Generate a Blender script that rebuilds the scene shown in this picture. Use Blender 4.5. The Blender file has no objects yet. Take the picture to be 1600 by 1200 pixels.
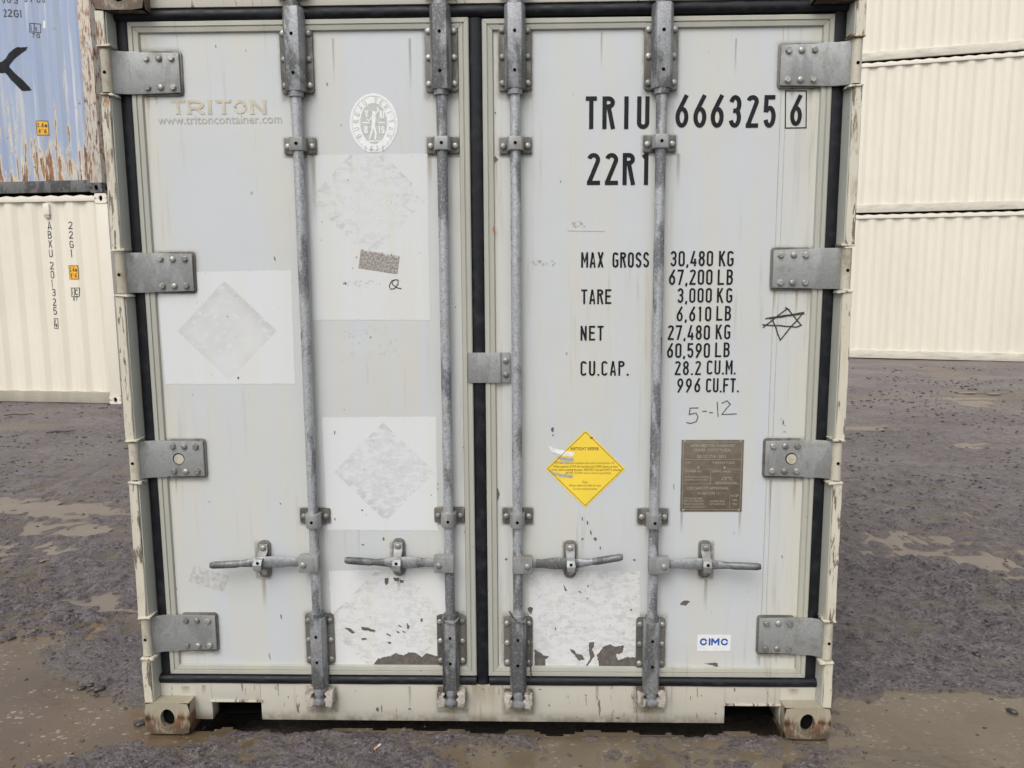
import bpy, bmesh, math, random
import numpy as np
from mathutils import Vector, Matrix
from mathutils.geometry import delaunay_2d_cdt
random.seed(7); rng = np.random.default_rng(5)
D = bpy.data; SC = bpy.context.scene; COL = SC.collection
R_ = math.radians

# ------------------------------------------------------------------ camera
CP = Vector((0.17724, -2.72003, 1.64687)); YAW, PITCH, ROLL, FPX = 0.026168, -0.138508, 0.006196, 1283.48
ROT = (Matrix.Rotation(YAW, 3, 'Z') @ Matrix.Rotation(PITCH, 3, 'X') @ Matrix.Rotation(ROLL, 3, 'Y'))
cam_d = D.cameras.new('camera'); cam = D.objects.new('camera', cam_d); COL.objects.link(cam); SC.camera = cam
cam_d.sensor_width = 36; cam_d.lens = FPX / 1600 * 36; cam_d.clip_start = .05; cam_d.clip_end = 500
rx, fw, up = ROT @ Vector((1, 0, 0)), ROT @ Vector((0, 1, 0)), ROT @ Vector((0, 0, 1))
M = Matrix((rx, up, -fw)).transposed().to_4x4(); M.translation = CP; cam.matrix_world = M
# ------------------------------------------------------------------ sky, sun, exposure
SUN_EL, SUN_AZ = R_(50), R_(200)          # azimuth clockwise from +Y
w = D.worlds.new('World'); SC.world = w; w.use_nodes = True
wn = w.node_tree; bg = wn.nodes['Background']
sky = wn.nodes.new('ShaderNodeTexSky'); sky.sky_type = 'NISHITA'; sky.sun_disc = False
sky.sun_elevation = SUN_EL; sky.sun_rotation = SUN_AZ; sky.dust_density = 4; sky.air_density = 1.0
hs = wn.nodes.new('ShaderNodeHueSaturation'); hs.inputs['Saturation'].default_value = .22
wn.links.new(sky.outputs[0], hs.inputs['Color']); wn.links.new(hs.outputs[0], bg.inputs['Color'])
bg.inputs['Strength'].default_value = .12
sd = D.lights.new('sun', 'SUN'); sd.energy = .7; sd.angle = R_(40); sd.color = (1, .97, .92)
so = D.objects.new('sun', sd); COL.objects.link(so)
sdir = Vector((math.sin(SUN_AZ) * math.cos(SUN_EL), math.cos(SUN_AZ) * math.cos(SUN_EL), math.sin(SUN_EL)))
so.rotation_euler = sdir.to_track_quat('Z', 'Y').to_euler(); so.location = (-6, -8, 12)
SC.view_settings.view_transform = 'Standard'; SC.view_settings.look = 'None'
SC.view_settings.gamma = 1; SC.view_settings.use_curve_mapping = False
SC.view_settings.exposure = 0.58

# ------------------------------------------------------------------ measuring helpers
def ray(u, v): return ROT @ Vector(((u - 800) / FPX, 1, -(v - 600) / FPX))
def U(u, v, y=.066):
    d = ray(u, v); t = (y - CP.y) / d.y; p = CP + d * t; return p.x, p.z
def G(u, v, z=0.):
    d = ray(u, v); t = (z - CP.z) / d.z; p = CP + d * t; return p.x, p.y

# ------------------------------------------------------------------ materials
def new_mat(name):
    m = D.materials.new(name); m.use_nodes = True; return m, m.node_tree, m.node_tree.nodes['Principled BSDF']
def N(nt, typ, ins=None, out=0, **props):
    n = nt.nodes.new(typ)
    for k, v in props.items(): setattr(n, k, v)
    for k, v in (ins or {}).items():
        s = n.inputs[k]
        if isinstance(v, bpy.types.NodeSocket): nt.links.new(v, s)
        else: s.default_value = v
    return n.outputs[out]
def c4(c): return (c[0], c[1], c[2], 1)
def mix(nt, f, a, b):
    ins = {0: f}
    ins[6] = a if isinstance(a, bpy.types.NodeSocket) else c4(a)
    ins[7] = b if isinstance(b, bpy.types.NodeSocket) else c4(b)
    return N(nt, 'ShaderNodeMix', ins, 2, data_type='RGBA')
def ma(nt, op, a, b=0., c=0., clamp=False):
    return N(nt, 'ShaderNodeMath', {0: a, 1: b, 2: c}, operation=op, use_clamp=clamp)
def mr(nt, v, a, b, c=0., d=1.):
    return N(nt, 'ShaderNodeMapRange', {0: v, 1: a, 2: b, 3: c, 4: d}, interpolation_type='SMOOTHSTEP')
def coords(nt, rnd=False, scale=(1, 1, 1)):
    o = N(nt, 'ShaderNodeTexCoord', out=3)
    if rnd:
        r = N(nt, 'ShaderNodeObjectInfo', out=5)
        r = ma(nt, 'MULTIPLY', r, 37.)
        o = N(nt, 'ShaderNodeVectorMath', {0: o, 1: r}, operation='ADD')
    if scale != (1, 1, 1): o = N(nt, 'ShaderNodeMapping', {0: o, 3: scale})
    return o
def scl(nt, o, s): return N(nt, 'ShaderNodeMapping', {0: o, 3: s})
def noise(nt, co, scale, detail=4, rough=.55, dist=0.):
    return N(nt, 'ShaderNodeTexNoise', {'Vector': co, 'Scale': scale, 'Detail': detail, 'Roughness': rough, 'Distortion': dist})
def bump(nt, h, strength, dist):
    return N(nt, 'ShaderNodeBump', {'Strength': strength, 'Distance': dist, 'Height': h})
def fin(nt, b, col, rough, nrm=None, metal=None, spec=None):
    for k, v in (('Base Color', col), ('Roughness', rough), ('Normal', nrm), ('Metallic', metal), ('Specular IOR Level', spec)):
        if v is None: continue
        if isinstance(v, bpy.types.NodeSocket): nt.links.new(v, b.inputs[k])
        else: b.inputs[k].default_value = c4(v) if k == 'Base Color' else v
def plain(name, col, rough=.5, metal=0., var=.12, vs=40, rnd=False):
    m, nt, b = new_mat(name); co = coords(nt, rnd)
    n = noise(nt, co, vs, 3)
    d = tuple(max(0, x * (1 - var)) for x in col); l = tuple(min(1, x * (1 + var)) for x in col)
    fin(nt, b, mix(nt, mr(nt, n, .3, .7), d, l), rough, metal=metal); return m

ROD_X = (-.591, -.118, .121, .592)
def paint_material(name, cool, cream, dirt, bands=(), streak=.5, chips=0., rust=0., lowrust=None, highrust=None, rough=.38, base_dirt=None, bcol=(.17, .145, .11)):
    m, nt, b = new_mat(name); co = coords(nt)
    x, y, z = [N(nt, 'ShaderNodeSeparateXYZ', {0: co}, i) for i in range(3)]
    n1 = noise(nt, scl(nt, co, (7, 1, .45)), 1.6, 4)
    n2 = noise(nt, co, 1.7, 3)
    n3 = noise(nt, scl(nt, co, (55, 8, 2.6)), 1., 5, .6)
    f = ma(nt, 'MULTIPLY', mr(nt, n1, .42, .66), .55)
    f = ma(nt, 'ADD', f, ma(nt, 'MULTIPLY', mr(nt, n2, .4, .7), .35))
    bd = None
    for bx, wd, am in bands:
        g = ma(nt, 'SUBTRACT', x, bx); g = ma(nt, 'ABSOLUTE', g)
        g = mr(nt, g, wd, 0., 0., am)
        bd = g if bd is None else ma(nt, 'MAXIMUM', bd, g)
    if bd is not None: f = ma(nt, 'MAXIMUM', f, ma(nt, 'MULTIPLY', bd, mr(nt, n1, .25, .6, .55, 1.)))
    col = mix(nt, ma(nt, 'MINIMUM', f, 1.), cool, cream)
    # dirt runs
    g = ma(nt, 'MULTIPLY', mr(nt, n3, .56, .78), mr(nt, n2, .4, .65))
    if bd is not None: g = ma(nt, 'ADD', ma(nt, 'MULTIPLY', g, .6), ma(nt, 'MULTIPLY', bd, mr(nt, n3, .5, .75, 0, .6)))
    col = mix(nt, ma(nt, 'MULTIPLY', g, streak, clamp=True), col, dirt)
    n4 = noise(nt, co, 26, 5, .6); n5 = noise(nt, co, 150, 2)
    # tiny specks
    vo = N(nt, 'ShaderNodeTexVoronoi', {'Vector': scl(nt, co, (1, 1, .6)), 'Scale': 16.})
    sp = ma(nt, 'MULTIPLY', mr(nt, vo, .075, .045), mr(nt, n4, .56, .6))
    col = mix(nt, ma(nt, 'MULTIPLY', sp, .55), col, (.13, .12, .11))
    if chips:
        cn = noise(nt, scl(nt, co, (60, 60, 9)), 1.1, 5, .65); cn = ma(nt, 'ADD', cn, mr(nt, noise(nt, co, 3.3, 3), .35, .65, -.09, .06))
        col = mix(nt, mr(nt, cn, .66 - chips * .1, .69 - chips * .1), col, (.16, .13, .1))
    if rust:
        rn = noise(nt, scl(nt, co, (40, 20, 7)), 1., 6, .7)
        mask = 0.
        k = ma(nt, 'MULTIPLY', rust, mr(nt, rn, .48, .62))
        if lowrust is not None: k = ma(nt, 'MULTIPLY', k, mr(nt, z, lowrust, 0.0))
        if highrust is not None: k = ma(nt, 'MULTIPLY', k, mr(nt, z, highrust - .5, highrust, .06, 1))
        rc = mix(nt, mr(nt, n4, .4, .6), (.11, .05, .025), (.3, .15, .07))
        col = mix(nt, ma(nt, 'MINIMUM', k, 1.), col, rc)
    if base_dirt is not None:
        z0, z1, am = base_dirt
        k = ma(nt, 'MULTIPLY', mr(nt, z, z1, z0), mr(nt, n4, .3, .62, .25, am))
        col = mix(nt, ma(nt, 'MINIMUM', k, 1.), col, bcol)
    h = ma(nt, 'ADD', ma(nt, 'MULTIPLY', n2, 6.), ma(nt, 'MULTIPLY', n5, .05))
    fin(nt, b, col, mr(nt, n4, .3, .7, rough - .07, rough + .12), bump(nt, h, .25, .004))
    return m
bands = [(-1.1, .10, .9), (1.1, .13, 1.), (-.045, .07, .9), (.04, .08, .9)] + [(x, .10, .55) for x in ROD_X]
M_door = paint_material('door_paint', (.52, .545, .56), (.55, .54, .475), (.33, .29, .205), bands, .85)
M_trim = paint_material('trim_paint', (.375, .375, .325), (.43, .42, .35), (.26, .23, .17), (), .8, rough=.42)
M_frame = paint_material('frame_paint', (.46, .445, .385), (.49, .46, .385), (.17, .125, .08), [(0., .13, 1.)] + [(x, .07, .8) for x in ROD_X], .95, chips=.02, base_dirt=(.02, .075, .95))
M_post = paint_material('post_paint', (.56, .535, .44), (.57, .52, .41), (.3, .22, .15), (), .95, chips=1.15, rust=1.3, highrust=2.25)
M_web = paint_material('post_web_paint', (.41, .425, .385), (.44, .44, .375), (.3, .26, .19), (), .7)
M_cast = paint_material('casting_paint', (.32, .285, .21), (.46, .42, .33), (.1, .075, .05), (), 1., chips=.5, rust=4., lowrust=.10, base_dirt=(.0, .085, 1.25), rough=.5, bcol=(.085, .058, .036))
M_body = paint_material('body_paint', (.55, .55, .54), (.58, .56, .5), (.3, .27, .2), (), .5)

def galv(name, dark, light, metal=.55, rough=.5, dirt=.5, speck=1.):
    m, nt, b = new_mat(name); co = coords(nt, True)
    a = noise(nt, scl(nt, co, (9, 9, 3)), 1.3, 4, .6, .4)
    s = noise(nt, co, 130, 3, .7); d = noise(nt, co, 22, 5, .6)
    col = mix(nt, mr(nt, a, .44, .54), dark, light)
    col = mix(nt, ma(nt, 'MULTIPLY', mr(nt, s, .52, .66), .35 * speck), col, tuple(min(1, c * 1.7) for c in light))
    col = mix(nt, ma(nt, 'MULTIPLY', mr(nt, s, .48, .36), .4 * speck), col, tuple(c * .5 for c in dark))
    col = mix(nt, ma(nt, 'MULTIPLY', mr(nt, d, .52, .68), dirt), col, (.2, .165, .115))
    fin(nt, b, col, mr(nt, a, .35, .65, rough + .1, rough - .08), bump(nt, s, .2, .001), metal)
    return m
M_rod = galv('galvanised_rod', (.16, .166, .174), (.39, .405, .42), .3, .5, .25)
M_plate = galv('galvanised_plate', (.235, .24, .235), (.30, .31, .305), .3, .52, .4, .4)
M_hous = galv('galvanised_housing', (.105, .11, .11), (.27, .278, .29), .3, .5, .3, .8)
M_bplate = galv('weathered_plate', (.11, .106, .094), (.19, .185, .17), .4, .55, .55, .5)
M_bolt = galv('bolt_metal', (.22, .215, .2), (.4, .39, .36), .5, .42, .4, .3)
M_grip = galv('dark_grip_metal', (.085, .09, .09), (.17, .175, .175), .3, .5, .3, 1.)
M_knuck = galv('painted_knuckle', (.38, .35, .27), (.48, .45, .36), .0, .55, .6, .3)
M_keep = galv('rusty_keeper', (.09, .07, .055), (.46, .42, .37), .1, .6, .6, .9)
M_hole = plain('dark_hole', (.006, .006, .006), 1.); M_void = plain('dark_underside', (.008, .0075, .007), 1.)
for m_ in (M_hole, M_void): m_.node_tree.nodes['Principled BSDF'].inputs['Specular IOR Level'].default_value = .05
M_black = plain('black_lettering', (.012, .013, .015), .45, var=.3, vs=25)
M_black.node_tree.nodes['Principled BSDF'].inputs['Specular IOR Level'].default_value = .2
M_ink = plain('marker_ink', (.03, .03, .03), .6)
M_chip = plain('bare_substrate', (.115, .1, .09), .65, var=.25, vs=60)
M_flake = plain('flaking_edge', (.72, .72, .7), .6)
M_beige = plain('faded_beige_print', (.50, .46, .35), .5)
M_fade = plain('faded_grey_print', (.40, .39, .34), .5)
M_white = plain('white_sticker', (.72, .73, .72), .4, var=.05)
M_emblem_grey = plain('emblem_grey', (.46, .48, .46), .45, var=.1, vs=90); M_emblem_white = plain('emblem_white', (.74, .75, .74), .45, var=.06, vs=90)
M_yel = plain('yellow_sticker', (.82, .60, .06), .4, var=.04, vs=8)
M_blue = plain('blue_print', (.02, .09, .36), .4)
M_plk = plain('sticker_print', (.16, .1, .02), .5)
M_plate_br = plain('brown_data_plate', (.155, .13, .095), .42, .2, .15, 30)
M_plate_tx = plain('engraved_text', (.34, .31, .25), .5, .1)
M_res = plain('peeled_label_residue', (.36, .36, .34), .6, var=.2, vs=120)
M_seam = plain('seam_line', (.40, .385, .33), .6)
M_rustdot = plain('rust_spot', (.36, .13, .04), .8)

def rubber():
    m, nt, b = new_mat('black_rubber'); co = coords(nt)
    n = noise(nt, co, 30, 4); n2 = noise(nt, scl(nt, co, (3, 3, 40)), 1, 3)
    col = mix(nt, mr(nt, n, .45, .75), (.007, .008, .011), (.02, .021, .025))
    fin(nt, b, col, mr(nt, n, .3, .7, .38, .65), bump(nt, n, .3, .003), spec=.28); return m
M_rub = rubber()

def patch_material(name, base, ghost, r, offx, offz, dens, seed, cream=.3, freckle=0.):
    """repainted rectangle with the remains of a diamond placard on it"""
    m, nt, b = new_mat(name); o = coords(nt)
    x, y, z = [N(nt, 'ShaderNodeSeparateXYZ', {0: o}, i) for i in range(3)]
    co = N(nt, 'ShaderNodeVectorMath', {0: o, 1: (seed * 3.1, 0, seed)}, operation='ADD')
    n = noise(nt, scl(nt, co, (1, 1, 1.7)), 26, 9, .78, .3); n2 = noise(nt, co, 5, 3); n3 = noise(nt, scl(nt, co, (9, 1, .6)), 1.6, 3)
    nf = noise(nt, co, 85, 4, .7)
    dd = ma(nt, 'ADD', ma(nt, 'ABSOLUTE', ma(nt, 'SUBTRACT', x, offx)), ma(nt, 'ABSOLUTE', ma(nt, 'SUBTRACT', z, offz)))
    dd = ma(nt, 'ADD', dd, ma(nt, 'MULTIPLY', ma(nt, 'SUBTRACT', n, .5), .03))
    inside = mr(nt, dd, r + .003, r - .003)
    edge = mr(nt, dd, r - .05, r, .5, 1.)
    k = ma(nt, 'MULTIPLY', mr(nt, n, .56 - .16 * dens, .62 - .12 * dens), inside)
    k = ma(nt, 'MULTIPLY', k, mr(nt, n2, .35, .6, .3, 1.))
    k = ma(nt, 'MULTIPLY', k, edge)
    col = mix(nt, ma(nt, 'MULTIPLY', mr(nt, n3, .45, .65), cream), base, tuple(a * c for a, c in zip(base, (.98, .95, .84))))
    col = mix(nt, ma(nt, 'MULTIPLY', k, .85), col, ghost)
    if freckle:
        kk = ma(nt, 'MULTIPLY', mr(nt, nf, .6, .68), ma(nt, 'MULTIPLY', inside, mr(nt, n, .42, .6)))
        col = mix(nt, ma(nt, 'MULTIPLY', kk, freckle), col, tuple(g * .62 for g in ghost))
    vo = N(nt, 'ShaderNodeTexVoronoi', {'Vector': co, 'Scale': 21.})
    col = mix(nt, ma(nt, 'MULTIPLY', mr(nt, vo, .09, .06), mr(nt, n, .5, .58)), col, (.25, .24, .23))
    fin(nt, b, col, .5, bump(nt, ma(nt, 'ADD', n3, ma(nt, 'MULTIPLY', nf, .2)), .15, .002)); return m

def cream_container(name, a, b_, rail=False):
    m, nt, b = new_mat(name); co = coords(nt, True)
    z = N(nt, 'ShaderNodeSeparateXYZ', {0: N(nt, 'ShaderNodeTexCoord', out=3)}, 2)
    n = noise(nt, scl(nt, co, (4, 4, .5)), 1, 4); n2 = noise(nt, co, .8, 2); n3 = noise(nt, scl(nt, co, (2, 2, 9)), 2, 5, .65)
    col = mix(nt, mr(nt, n, .35, .7), a, b_)
    col = mix(nt, ma(nt, 'MULTIPLY', mr(nt, n2, .5, .75), .3), col, tuple(x * .9 for x in b_))
    if rail: col = mix(nt, mr(nt, n3, .4, .8, .0, .7), col, (.3, .27, .21))
    fin(nt, b, col, .42, bump(nt, noise(nt, co, 4, 3), .2, .006)); return m
M_cc = cream_container('cream_container_paint', (.73, .685, .58), (.70, .65, .545))
M_ccrail = cream_container('dusty_cream_rail', (.40, .375, .31), (.32, .295, .235), True)
M_ccrail40 = cream_container('light_cream_rail', (.62, .585, .50), (.57, .535, .45), True)
M_cctop = cream_container('cream_top_rail', (.72, .68, .58), (.69, .65, .55))

def blue_rusty():
    m, nt, b = new_mat('rusty_pale_blue_paint'); o = coords(nt)
    x, y, z = [N(nt, 'ShaderNodeSeparateXYZ', {0: o}, i) for i in range(3)]
    a = noise(nt, scl(nt, o, (6.5, 1, .7)), 2.0, 7, .66, .25)
    bsp = noise(nt, o, 9, 6, .7); st = noise(nt, scl(nt, o, (12, 2, .9)), 1, 4, .6)
    base = mix(nt, mr(nt, st, .35, .7), (.29, .355, .50), (.33, .385, .49))
    base = mix(nt, mr(nt, noise(nt, scl(nt, o, (9, 2, .5)), 1, 3), .55, .75), base, (.58, .59, .57))
    low = mr(nt, z, 1.9, .0, 0., .25)
    tot = ma(nt, 'ADD', a, low); tot = ma(nt, 'ADD', tot, ma(nt, 'MULTIPLY', ma(nt, 'SUBTRACT', bsp, .5), .22))
    yel = mr(nt, tot, .69, .76); rst = mr(nt, tot, .765, .79)
    sp = ma(nt, 'MULTIPLY', mr(nt, bsp, .66, .68), mr(nt, st, .45, .6))
    rc = mix(nt, mr(nt, bsp, .4, .6), (.12, .055, .035), (.33, .17, .09))
    col = mix(nt, ma(nt, 'MULTIPLY', yel, .8), base, (.66, .56, .36)); col = mix(nt, rst, col, rc); col = mix(nt, sp, col, (.16, .08, .05))
    fin(nt, b, col, .5); return m
M_bl = blue_rusty()
M_blpost = paint_material('rusty_post_paint', (.5, .47, .42), (.55, .45, .33), (.2, .1, .06), (), 1., chips=.25, rust=1.3, highrust=.4, rough=.55)
M_blrail = galv('dark_dirty_rail', (.05, .05, .052), (.12, .12, .125), .0, .6, .5, .5)

# ------------------------------------------------------------------ mesh building
class MB:
    def __init__(s): s.v = []; s.f = []
    def add(s, vs, fs):
        k = len(s.v); s.v += [tuple(p) for p in vs]; s.f += [tuple(i + k for i in f) for f in fs]; return s
    def box(s, x0, x1, y0, y1, z0, z1):
        return s.add([(x, y, z) for x in (x0, x1) for y in (y0, y1) for z in (z0, z1)],
              [(0, 1, 3, 2), (4, 6, 7, 5), (0, 4, 5, 1), (2, 3, 7, 6), (0, 2, 6, 4), (1, 5, 7, 3)])
    def loft(s, rings, cap=True):
        n = len(rings[0]); vs = [p for r in rings for p in r]; fs = []
        for i in range(len(rings) - 1):
            for j in range(n):
                a = i * n + j; b = i * n + (j + 1) % n; fs.append((a, b, b + n, a + n))
        if cap: fs += [tuple(reversed(range(n))), tuple(range((len(rings) - 1) * n, len(rings) * n))]
        return s.add(vs, fs)
    def cyl(s, p, q, r, r2=None, n=16):
        p, q = Vector(p), Vector(q); d = (q - p).normalized(); r2 = r if r2 is None else r2
        a = d.orthogonal().normalized(); b = d.cross(a)
        return s.loft([[c + (a * math.cos(t) + b * math.sin(t)) * rr for t in [2 * math.pi * i / n for i in range(n)]] for c, rr in ((p, r), (q, r2))])
    def lathe(s, p, axis, prof, n=16):
        p = Vector(p); d = Vector(axis).normalized(); a = d.orthogonal().normalized(); b = d.cross(a)
        return s.loft([[p + d * h + (a * math.cos(t) + b * math.sin(t)) * rr for t in [2 * math.pi * i / n for i in range(n)]] for h, rr in prof])
    def tube(s, pts, r, n=8):
        pts = [Vector(p) for p in pts]; rs = r if isinstance(r, (list, tuple)) else [r] * len(pts); rings = []; prev = None
        for i, p in enumerate(pts):
            d = (pts[min(i + 1, len(pts) - 1)] - pts[max(i - 1, 0)]).normalized()
            a = d.orthogonal() if prev is None else prev - d * prev.dot(d); a.normalize(); prev = a; b = d.cross(a)
            rings.append([p + (a * math.cos(t) + b * math.sin(t)) * rs[i] for t in [2 * math.pi * j / n for j in range(n)]])
        return s.loft(rings)
    def prism_y(s, poly, y0, y1):      # polygon in x,z extruded along y
        n = len(poly)
        return s.add([(x, y0, z) for x, z in poly] + [(x, y1, z) for x, z in poly],
                     [tuple(range(n)), tuple(reversed(range(n, 2 * n)))] + [(i, i + n, (i + 1) % n + n, (i + 1) % n) for i in range(n)])
    def prism_z(s, poly, z0, z1):      # polygon in x,y extruded along z
        n = len(poly)
        return s.add([(x, y, z0) for x, y in poly] + [(x, y, z1) for x, y in poly],
                     [tuple(reversed(range(n))), tuple(range(n, 2 * n))] + [(i, (i + 1) % n, (i + 1) % n + n, i + n) for i in range(n)])
    def mesh(s, name, mat, smooth=35, bevel=0., seg=2):
        me = D.meshes.new(name); me.from_pydata(s.v, [], s.f)
        bm = bmesh.new(); bm.from_mesh(me); bmesh.ops.recalc_face_normals(bm, faces=bm.faces)
        if bevel:
            es = [e for e in bm.edges if len(e.link_faces) == 2 and e.calc_face_angle(0) > R_(30)]
            bmesh.ops.bevel(bm, geom=es, offset=bevel, segments=seg, affect='EDGES', profile=.6, clamp_overlap=True)
        bm.to_mesh(me); bm.free(); me.materials.append(mat)
        if smooth: me.shade_smooth(); me.set_sharp_from_angle(angle=R_(smooth))
        return me
def link(name, me, parent=None, loc=(0, 0, 0), rot=None):
    o = D.objects.new(name, me); COL.objects.link(o); o.parent = parent; o.location = loc
    if rot: o.rotation_euler = rot
    return o
def part(name, mb, mat, parent=None, loc=(0, 0, 0), **k): return link(name, mb.mesh(name, mat, **k), parent, loc)
def tag(o, label=None, cat=None, group=None, kind=None):
    for k, v in (('label', label), ('category', cat), ('group', group), ('kind', kind)):
        if v: o[k] = v
    return o
def empty(name, loc=(0, 0, 0), rz=0, **k):
    o = D.objects.new(name, None); COL.objects.link(o); o.location = loc; o.rotation_euler = (0, 0, rz); return tag(o, **k)
def rrect(x0, x1, z0, z1, r, n=3):
    p = []
    for cx, cz, a in ((x1 - r, z0 + r, -90), (x1 - r, z1 - r, 0), (x0 + r, z1 - r, 90), (x0 + r, z0 + r, 180)):
        for i in range(n + 1):
            t = R_(a + 90 * i / n); p.append((cx + r * math.cos(t), cz + r * math.sin(t)))
    return p

# ------------------------------------------------------------------ stencil lettering, drawn stroke by stroke
def arc(cx, cy, rx, ry, a0, a1, n=10):
    return [(cx + rx * math.cos(R_(a0 + (a1 - a0) * i / n)), cy + ry * math.sin(R_(a0 + (a1 - a0) * i / n))) for i in range(n + 1)]
def glyph(ch, w=.42, t=.11):
    l, r, b, T = t / 2, w - t / 2, t / 2, 1 - t / 2; c = w / 2; h = (r - l) / 2
    if ch == '0' or ch == 'O': return [arc(c, T - h, h, h, 0, 180) + arc(c, b + h, h, h, 180, 360) + [(r, T - h)]]
    if ch == '1': return [[(w * .18, .86), (w * .42, T - .02), (w * .5, T - .0)], [(w * .5, 1), (w * .5, 0)]]
    if ch == 'I': return [[(t / 2, 0), (t / 2, 1)]]
    if ch == '2': return [arc(c, T - h, h, h, 165, -25) + [(l + .01, b + .03), (l + .01, b)], [(0, b), (w, b)]]
    if ch == '3': return [arc(c, T - .215, h, .215, 160, -78, 14), [(c - .06, .522), (c + .05, .522)], arc(c, b + .245, h, .245, 78, -160, 14)]
    if ch == '4': return [[(w * .62, 1), (l, .27)], [(0, .24), (w, .24)], [(w * .74, .5), (w * .74, 0)]]
    if ch == '5': return [[(w - .03, T), (l + .02, T)], [(l + .02, 1), (l + .005, .48)], [(l + .005, .50)] + arc(c, b + .27, h, .27, 128, -160, 14)]
    if ch == '6' or ch == '9':
        g = [arc(c, b + .255, h, .255, 0, 360, 20), [(w * .84, 1.0), (l + .03, b + .43), (l + .004, b + .34), (l, b + .255)]]
        return g if ch == '6' else [[(w - x, 1 - y) for x, y in s] for s in g]
    if ch == '7': return [[(0, T), (w, T)], [(r, T), (w * .32, 0)]]
    if ch == '8': return [arc(c, .745, h * .92, .745 - T + 2 * (T - .745) , 0, 360, 16), arc(c, b + .235, h, .235, 0, 360, 16)]
    if ch == 'T': return [[(0, T), (w, T)], [(c, T), (c, 0)]]
    bh = min(h * .95, .255)
    if ch == 'R': return [[(l, 0), (l, 1)], [(l, T), (c, T)] + arc(c, T - bh, h, bh, 90, -90) + [(l, T - 2 * bh)], [(c, T - 2 * bh), (w - .05, 0)]]
    if ch == 'P': return [[(l, 0), (l, 1)], [(l, T), (c, T)] + arc(c, T - bh, h, bh, 90, -90) + [(l, T - 2 * bh)]]
    if ch == 'B': return [[(l, 0), (l, 1)], [(l, T), (c, T)] + arc(c, .74, h * .9, T - .74, 90, -90) + [(l, .535)], [(l, .53), (c, .53)] + arc(c, (.53 + b) / 2, h, (.53 - b) / 2, 90, -90) + [(l, b)]]
    if ch == 'U': return [[(l, 1)] + arc(c, b + h, h, h, 180, 360) + [(r, 1)]]
    if ch == 'V': return [[(l, 1), (c, .02), (r, 1)]]
    if ch == 'M': return [[(l, 0), (l, 1)], [(r + .03, 0), (r + .03, 1)], [(l, .97), (c + .015, .38), (r + .03, .97)]]
    if ch == 'N': return [[(l, 0), (l, 1)], [(r, 0), (r, 1)], [(l, .97), (r, .03)]]
    if ch == 'A': return [[(l, 0), (c, .985), (r, 0)], [(l + .06, .28), (r - .06, .28)]]
    if ch == 'X': return [[(l, 0), (r, 1)], [(l, 1), (r, 0)]]
    if ch == 'K': return [[(l, 0), (l, 1)], [(r, 1), (l, .4)], [(c - .03, .55), (w - .03, 0)]]
    if ch == 'L': return [[(l, 1), (l, 0)], [(l, b), (w, b)]]
    if ch == 'E': return [[(l, 1), (l, 0)], [(l, b), (w, b)], [(l, T), (w, T)], [(l, .52), (w - .05, .52)]]
    if ch == 'F': return [[(l, 1), (l, 0)], [(l, T), (w, T)], [(l, .52), (w - .05, .52)]]
    if ch == 'C': return [arc(c, T - h, h, h, 10, 180) + arc(c, b + h, h, h, 180, 350)]
    if ch == 'G': return [arc(c, T - h, h, h, 10, 180) + arc(c, b + h, h, h, 180, 360) + [(r, .47)], [(c, .47), (w, .47)]]
    if ch == 'S': return [arc(c, T - .21, h, .21, 15, 215) + [(c, .51)] + arc(c, b + .225, h, .225, 35, -165)]
    if ch == '.': return [[(t / 2, 0), (t / 2, t)]]
    if ch == ',': return [[(t * .6, t), (t * .2, -t * .7)]]
    if ch == "'": return [[(t / 2, .75), (t / 2, 1)]]
    if ch == 'i': return [[(t / 2, 0), (t / 2, .68)], [(t / 2, .85), (t / 2, 1)]]
    if ch == 'c': return [arc(c, b + .28, h, .28, 30, 330)]
    if ch == 'm': return [[(l, 0), (l, .62)], [(c, 0), (c, .62)], [(r, 0), (r, .62)], [(l, .58), (r, .58)]]
    return []
GW = {'I': .12, '1': .34, '.': .12, ',': .12, "'": .12, 'i': .12, ' ': .26, 'c': .36, 'M': .45}
CNT = [0]
def ribbon(bm, pts, t, y, closed=False):
    P = [Vector(p) for p in pts]; Q = [P[0]]
    for p in P[1:]:
        if (p - Q[-1]).length > 1e-6: Q.append(p)
    P = Q; n = len(P)
    if n < 2: return
    L = []; cl = (P[0] - P[-1]).length < 1e-4
    if cl: P = P[:-1]; n -= 1
    for i in range(n):
        if cl: a, b = P[i - 1], P[(i + 1) % n]
        else: a, b = P[max(i - 1, 0)], P[min(i + 1, n - 1)]
        d1 = (P[i] - a).normalized() if (P[i] - a).length > 0 else (b - P[i]).normalized()
        d2 = (b - P[i]).normalized() if (b - P[i]).length > 0 else d1
        n1 = Vector((-d1.y, d1.x)); n2 = Vector((-d2.y, d2.x)); m = n1 + n2
        if m.length < .3: m = n1.copy()
        m.normalize(); k = min(1 / max(m.dot(n1), .35), 1.8)
        L.append((P[i] + m * t / 2 * k, P[i] - m * t / 2 * k))
    CNT[0] += 1; yy = y - (CNT[0] % 8) * .00008
    V = [(bm.verts.new((a.x, yy, a.y)), bm.verts.new((b.x, yy, b.y))) for a, b in L]
    for i in range(n if cl else n - 1):
        j = (i + 1) % n; bm.faces.new((V[i][0], V[j][0], V[j][1], V[i][1]))
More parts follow.
